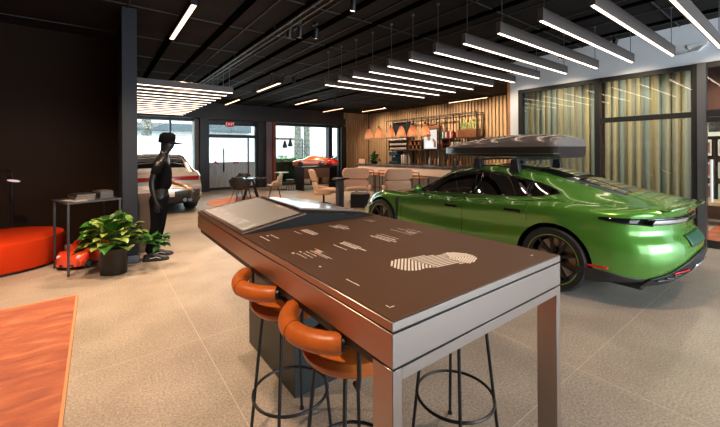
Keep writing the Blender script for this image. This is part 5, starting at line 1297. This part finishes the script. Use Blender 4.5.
# lit portrait screen
t = thing('portrait_screen', 'lit upright screen showing a person in white against a pale background', 'screen', (11.30, 10.02, 1.64))
m = MB(); m.box(0.0, 0.04, -0.37, 0.37, 0, 0.84); m.build('panel', BLACK, t)
m = MB(); m.box(-0.004, -0.001, -0.355, 0.355, 0.02, 0.82); dp = m.build('display', mat('screen_white', (0.1, 0.1, 0.1), 0.4, emit=(1.0, 0.93, 0.88), estr=0.5), t, smooth=False)
def flat(name, pts, m_, lift):
    m = MB(); pts = [(-a_ * 1.0 , b_ * 0.92 + 0.05) for a_, b_ in pts][::-1]; m.prism(pts, lift, lift + 0.0008, Matrix(((0, 0, -1, -0.004), (1, 0, 0, 0), (0, 1, 0, 0), (0, 0, 0, 1)))); m.build(name, m_, dp, smooth=False)
PSK = mat('picture_skin', (0.10, 0.04, 0.02), 0.5, emit=(0.55, 0.24, 0.14), estr=0.35); PHR = mat('picture_hair', (0.03, 0.02, 0.015), 0.6); PWH = mat('picture_white', (0.1, 0.1, 0.1), 0.5, emit=(1, 1, 1), estr=0.75); PRD = mat('picture_brown', (0.08, 0.03, 0.02), 0.5, emit=(0.4, 0.14, 0.08), estr=0.3)
flat('picture_person_shirt', [(-0.28, 0.03), (0.16, 0.03), (0.12, 0.22), (0.02, 0.34), (-0.12, 0.36), (-0.24, 0.26)], PWH, 0.0)
flat('picture_person_head', [(-0.08 + 0.085 * cos(a), 0.45 + 0.12 * sin(a)) for a in [2 * pi * k / 20 for k in range(20)]], PSK, 0.001)
flat('picture_person_hair', [(-0.19, 0.50), (-0.17, 0.60), (-0.07, 0.64), (0.03, 0.60), (0.04, 0.53), (-0.02, 0.56), (-0.12, 0.55)], PHR, 0.002)
flat('picture_person_arm', [(0.20, 0.03), (0.33, 0.03), (0.30, 0.30), (0.16, 0.44), (0.12, 0.38), (0.20, 0.26)], PRD, 0.001)
# planter box with upright leaves
t = thing('planter_box', 'long wooden planter of upright spiky leaves on the upper right shelf', 'plant', (11.52, 8.28, 2.091))
m = MB(); m.box(-0.15, 0.15, -0.46, 0.40, 0, 0.30); m.build('planter', WOOD, t, bevel=0.004)
lf = MB(); rnd = random.Random(3)
for k in range(46):
    b_ = Vector((rnd.uniform(-.1, .1), rnd.uniform(-.38, .34), 0.28)); d = Vector((rnd.uniform(-.25, .1), rnd.uniform(-.35, .35), 1)); leaf(lf, b_, d, Vector((-1, 0, 0.2)).normalized(), rnd.uniform(0.3, 0.58), 0.05, 0, 0.1)
lf.build('leaves', mat('spiky_leaf', (0.10, 0.17, 0.04), 0.5, col2=(0.45, 0.42, 0.16), vscale=9), t, angle=80)
t = thing('woven_basket', 'brown box with small figure on top of the lit portrait screen shelf', 'basket', (11.5, 10.02, 2.492))
m = MB(); m.box(-0.14, 0.14, -0.40, 0.40, 0, 0.14); m.build('box_body', WOOD, t, bevel=0.01)
m = MB(); m.blob((0, 0.05, 0.22), 0.06, 0.20, 0.07); m.tube([(0, -0.05, 0.20), (0, -0.2, 0.30), (0, -0.3, 0.28)], 0.02, 8); m.build('figure', WOOD, t)
# books and small things on the shelves
def shelf_book(y, z, h, w, col, cn, lab, grp):
    m = MB(); m.box(-0.10, 0.08, 0, w, 0, h); o = m.build('book', mat('spine_' + cn, col, 0.6), bevel=0.003, seg=1); o.location = (11.5, y, z); tag(o, lab, 'book', grp)
cols = {'red': (0.42, 0.04, 0.03), 'white': (0.65, 0.62, 0.58), 'teal': (0.05, 0.12, 0.14), 'black': (0.02, 0.02, 0.02), 'tan': (0.40, 0.22, 0.12)}
y = 8.90
for q, cn in enumerate(['red', 'red', 'white', 'red', 'black', 'red', 'white', 'teal', 'teal', 'white']):
    shelf_book(y, 2.091, 0.24 + 0.02 * (q % 3), 0.052, cols[cn], cn, '%s book on the upper right shelf, %s from the planter' % (cn, ORD[q]), 'books on the upper right shelf'); y += 0.058
y = 8.55
for q, cn in enumerate(['white', 'tan', 'white', 'white', 'teal', 'white', 'red', 'white', 'tan']):
    shelf_book(y, 1.631, 0.27 + 0.02 * (q % 2), 0.048, cols[cn], cn, '%s book on the lower right shelf, %s from the right' % (cn, ORD[q]), 'books on the lower right shelf'); y += 0.054
t = thing('espresso_machine', 'dark blue and steel espresso machine at the left of the back counter', 'coffee machine', (11.5, 12.35, 0.981))
m = MB(); m.box(-0.22, 0.2, -0.28, 0.28, 0, 0.12); m.box(-0.05, 0.2, -0.28, 0.28, 0.12, 0.50); m.box(-0.22, 0.2, -0.28, 0.28, 0.38, 0.56); m.build('body', mat('machine_blue', (0.04, 0.09, 0.12), 0.25, 0.4), t, bevel=0.015)
m = MB(); m.cyl((-0.14, 0, 0.30), (-0.14, 0, 0.39), 0.04); m.build('group_head', CHROME, t)
for q, (y, hh, cn) in enumerate([(11.85, .42, 'white'), (11.72, .46, 'white'), (11.60, .40, 'tan'), (11.48, .44, 'white')]):
    shelf_book(y, 0.981, hh, 0.07, cols[cn], cn, '%s tall folder on the back counter, %s after the espresso machine' % (cn, ORD[q]), 'tall folders on the back counter')
bt = None
for q, y in enumerate((11.0, 10.85, 10.2, 10.05, 9.9, 9.7, 9.35, 9.2, 8.9, 8.75, 8.6)):
    m = MB(); h = 0.22 + 0.05 * (q % 3); m.lathe([(0, 0), (0.042, 0), (0.042, h * .62), (0.016, h * .8), (0.016, h), (0, h)], None, 14)
    cn = ('dark', 'amber', 'clear')[q % 3]; o = m.build('bottle', mat('bottle_' + cn, ((0.02, 0.02, 0.02), (0.30, 0.10, 0.03), (0.35, 0.32, 0.28))[q % 3], 0.15)); o.location = (11.45, y, 0.981); tag(o, '%s bottle on the back counter, %s from the left' % (cn, ORD[q]), 'bottle', 'bottles on the back counter')
# plant and card holder on the counter
t = thing('counter_plant', 'bushy dark green plant in a bowl at the left end of the bar counter', 'plant', (9.02, 11.0, 1.06))
m = MB(); m.lathe([(0, 0), (0.12, 0), (0.17, 0.12), (0.15, 0.12), (0.11, 0.03), (0, 0.03)]); m.build('bowl', BLACK, t)
lf = MB(); rnd = random.Random(5)
for k in range(120):
    a = rnd.uniform(0, 2 * pi); el = rnd.uniform(-0.1, 1.4); d = Vector((cos(a) * cos(el), sin(a) * cos(el), sin(el) + 0.15)); leaf(lf, Vector((0, 0, 0.12)) + d * rnd.uniform(0.05, 0.28), d + Vector((rnd.uniform(-.4, .4), rnd.uniform(-.4, .4), 0)), Vector((0, 0, 1)), 0.17, 0.085, 0, 0.5)
lf.build('foliage', mat('dark_leaf', (0.02, 0.10, 0.02), 0.4, var=0.4), t, angle=80)
t = thing('card_holder', 'small peach display card in front of the counter plant', 'card', (8.62, 11.3, 1.06))
m = MB(); m.box(-0.01, 0.01, -0.2, 0.2, 0.0, 0.20); m.build('card', mat('card_peach', (0.65, 0.35, 0.22), 0.5), t, bevel=0.003)
m = MB(); m.box(-0.04, 0.04, -0.2, 0.2, 0.0, 0.012); m.build('stand', BLACK, t)
# copper pendants
COP = mat('copper_shade', (0.78, 0.52, 0.38), 0.4, 0.1)
_nt = COP.node_tree; _t = _nt.nodes.new('ShaderNodeBsdfTranslucent'); _t.inputs[0].default_value = (0.92, 0.70, 0.54, 1); _m = _nt.nodes.new('ShaderNodeMixShader'); _m.inputs[0].default_value = 0.5
_o = [q for q in _nt.nodes if q.type == 'OUTPUT_MATERIAL'][0]; _nt.links.new(_nt.nodes['Principled BSDF'].outputs[0], _m.inputs[1]); _nt.links.new(_t.outputs[0], _m.inputs[2]); _nt.links.new(_m.outputs[0], _o.inputs[0])
pd = None
for i, y in enumerate((11.68, 11.02, 10.30, 9.70, 9.12, 8.48)):
    lab = 'copper cone pendant lamp over the bar, %s from the left' % ORD[i]
    if pd is None:
        pd = thing('pendant_lamp', lab, 'pendant lamp', (0, 0, 0), 0, 'copper cone pendants over the bar')
        m = MB(); m.lathe([(0.20, 0.0), (0.19, 0.06), (0.15, 0.22), (0.09, 0.36), (0.055, 0.44), (0.0, 0.45)], None, 32, cap=False); m.build('shade', COP, pd, solid=0.004)
        m = MB(); m.cyl((0, 0, 0.44), (0, 0, 0.52), 0.03); m.cyl((0, 0, 0.5), (0, 0, H - 2.08), 0.006, n=6); m.build('cord', BLACK, pd)
        m = MB(); m.blob((0, 0, 0.10), 0.045, 0.045, 0.06); m.build('bulb', mat('warm_bulb', (1, 1, 1), 0.5, emit=(1.0, 0.62, 0.34), estr=14), pd); o = pd
    else: o = dup(pd, label=lab)
    o.location = (9.3, y, 2.08)
    pt_ = bpy.data.lights.new('pendant_glow', 'POINT'); pt_.energy = 7; pt_.color = (1.0, 0.62, 0.34); pt_.shadow_soft_size = 0.05
    po = bpy.data.objects.new('pendant_glow', pt_); COL.objects.link(po); po.location = (9.3, y, 2.22)

# ================================================================== OUTSIDE
PAVE = mat('pale_pavement', (0.55, 0.55, 0.54), 0.8, var=0.1)
b = MB(); b.box(-30, 40, 15.3, 60, -0.12, -0.02); struct('ground', b, PAVE, smooth=False)
t = thing('white_building', 'bright white building across the street with dark eave and window', 'building', (4, 24, 0))
m = MB(); m.box(-24, 26, 0, 3, 0, 9); m.build('wall', mat('white_stucco', (0.85, 0.86, 0.88), 0.8), t, smooth=False)
m = MB(); m.box(-24, 4.4, -0.6, 0.0, 2.85, 3.3); m.build('eave', mat('slate_eave', (0.10, 0.13, 0.15), 0.6), t, smooth=False)
m = MB(); m.box(5.6, 8.6, -0.06, 0, 0.0, 2.6); wf_ = m.build('window_frame', BLACK, t, smooth=False)
m = MB(); m.box(5.75, 8.45, -0.09, -0.065, 0.1, 2.45); m.build('pane', mat('pale_pane', (0.55, 0.60, 0.66), 0.2), wf_, smooth=False)
def palm(x, y, lab):
    t = thing('palm_trunk', lab, 'tree', (x, y, -0.02), 0, 'tall palms outside the windows')
    m = MB(); prof = []
    for k in range(60): prof += [(0.22 - 0.001 * k + 0.03 * (k % 2), k * 0.11)]
    m.lathe(prof, None, 14); m.build('trunk', mat('palm_bark', (0.16, 0.17, 0.15), 0.9, var=0.7, vscale=10, bump=0.6), t)
    m = MB(); rnd = random.Random(int(x * 10))
    for k in range(26):
        a = 2 * pi * k / 26; leaf(m, Vector((0, 0, 6.5)), Vector((cos(a), sin(a), rnd.uniform(-0.2, 0.9))), Vector((0, 0, 1)), 1.1, 0.3, 0, 0.5)
    m.build('fronds', mat('palm_green', (0.05, 0.14, 0.04), 0.6), t, angle=80)
palm(1.85, 19.0, 'patterned palm trunk outside the window behind the mannequin'); palm(9.9, 19.5, 'left palm trunk outside the display window'); palm(10.9, 20.2, 'right palm trunk outside the display window')
def hedge(x0, x1, y, z, lab):
    t = thing('hedge', lab, 'hedge', ((x0 + x1) / 2, y, 0)); w = (x1 - x0) / 2; m = MB(); rnd = random.Random(8)
    m2 = MB(); m2.box(-w + .1, w - .1, -0.25, 0.25, 0, z - 0.1); m2.build('stems', mat('hedge_dark', (0.02, 0.06, 0.015), 0.9), t)
    for k in range(900):
        p = Vector((rnd.uniform(-w, w), rnd.uniform(-0.4, 0.4), rnd.uniform(0.1, z))); leaf(m, p, Vector((rnd.uniform(-1, 1), rnd.uniform(-1, 0.4), rnd.uniform(-.2, 1))), Vector((0, 0, 1)), 0.18, 0.13, 0, 0.3)
    m.build('foliage', mat('hedge_leaf', (0.10, 0.34, 0.06), 0.5, var=0.4), t, angle=80)
hedge(6.9, 11.5, 17.6, 1.30, 'bright green clipped hedge outside the display window')
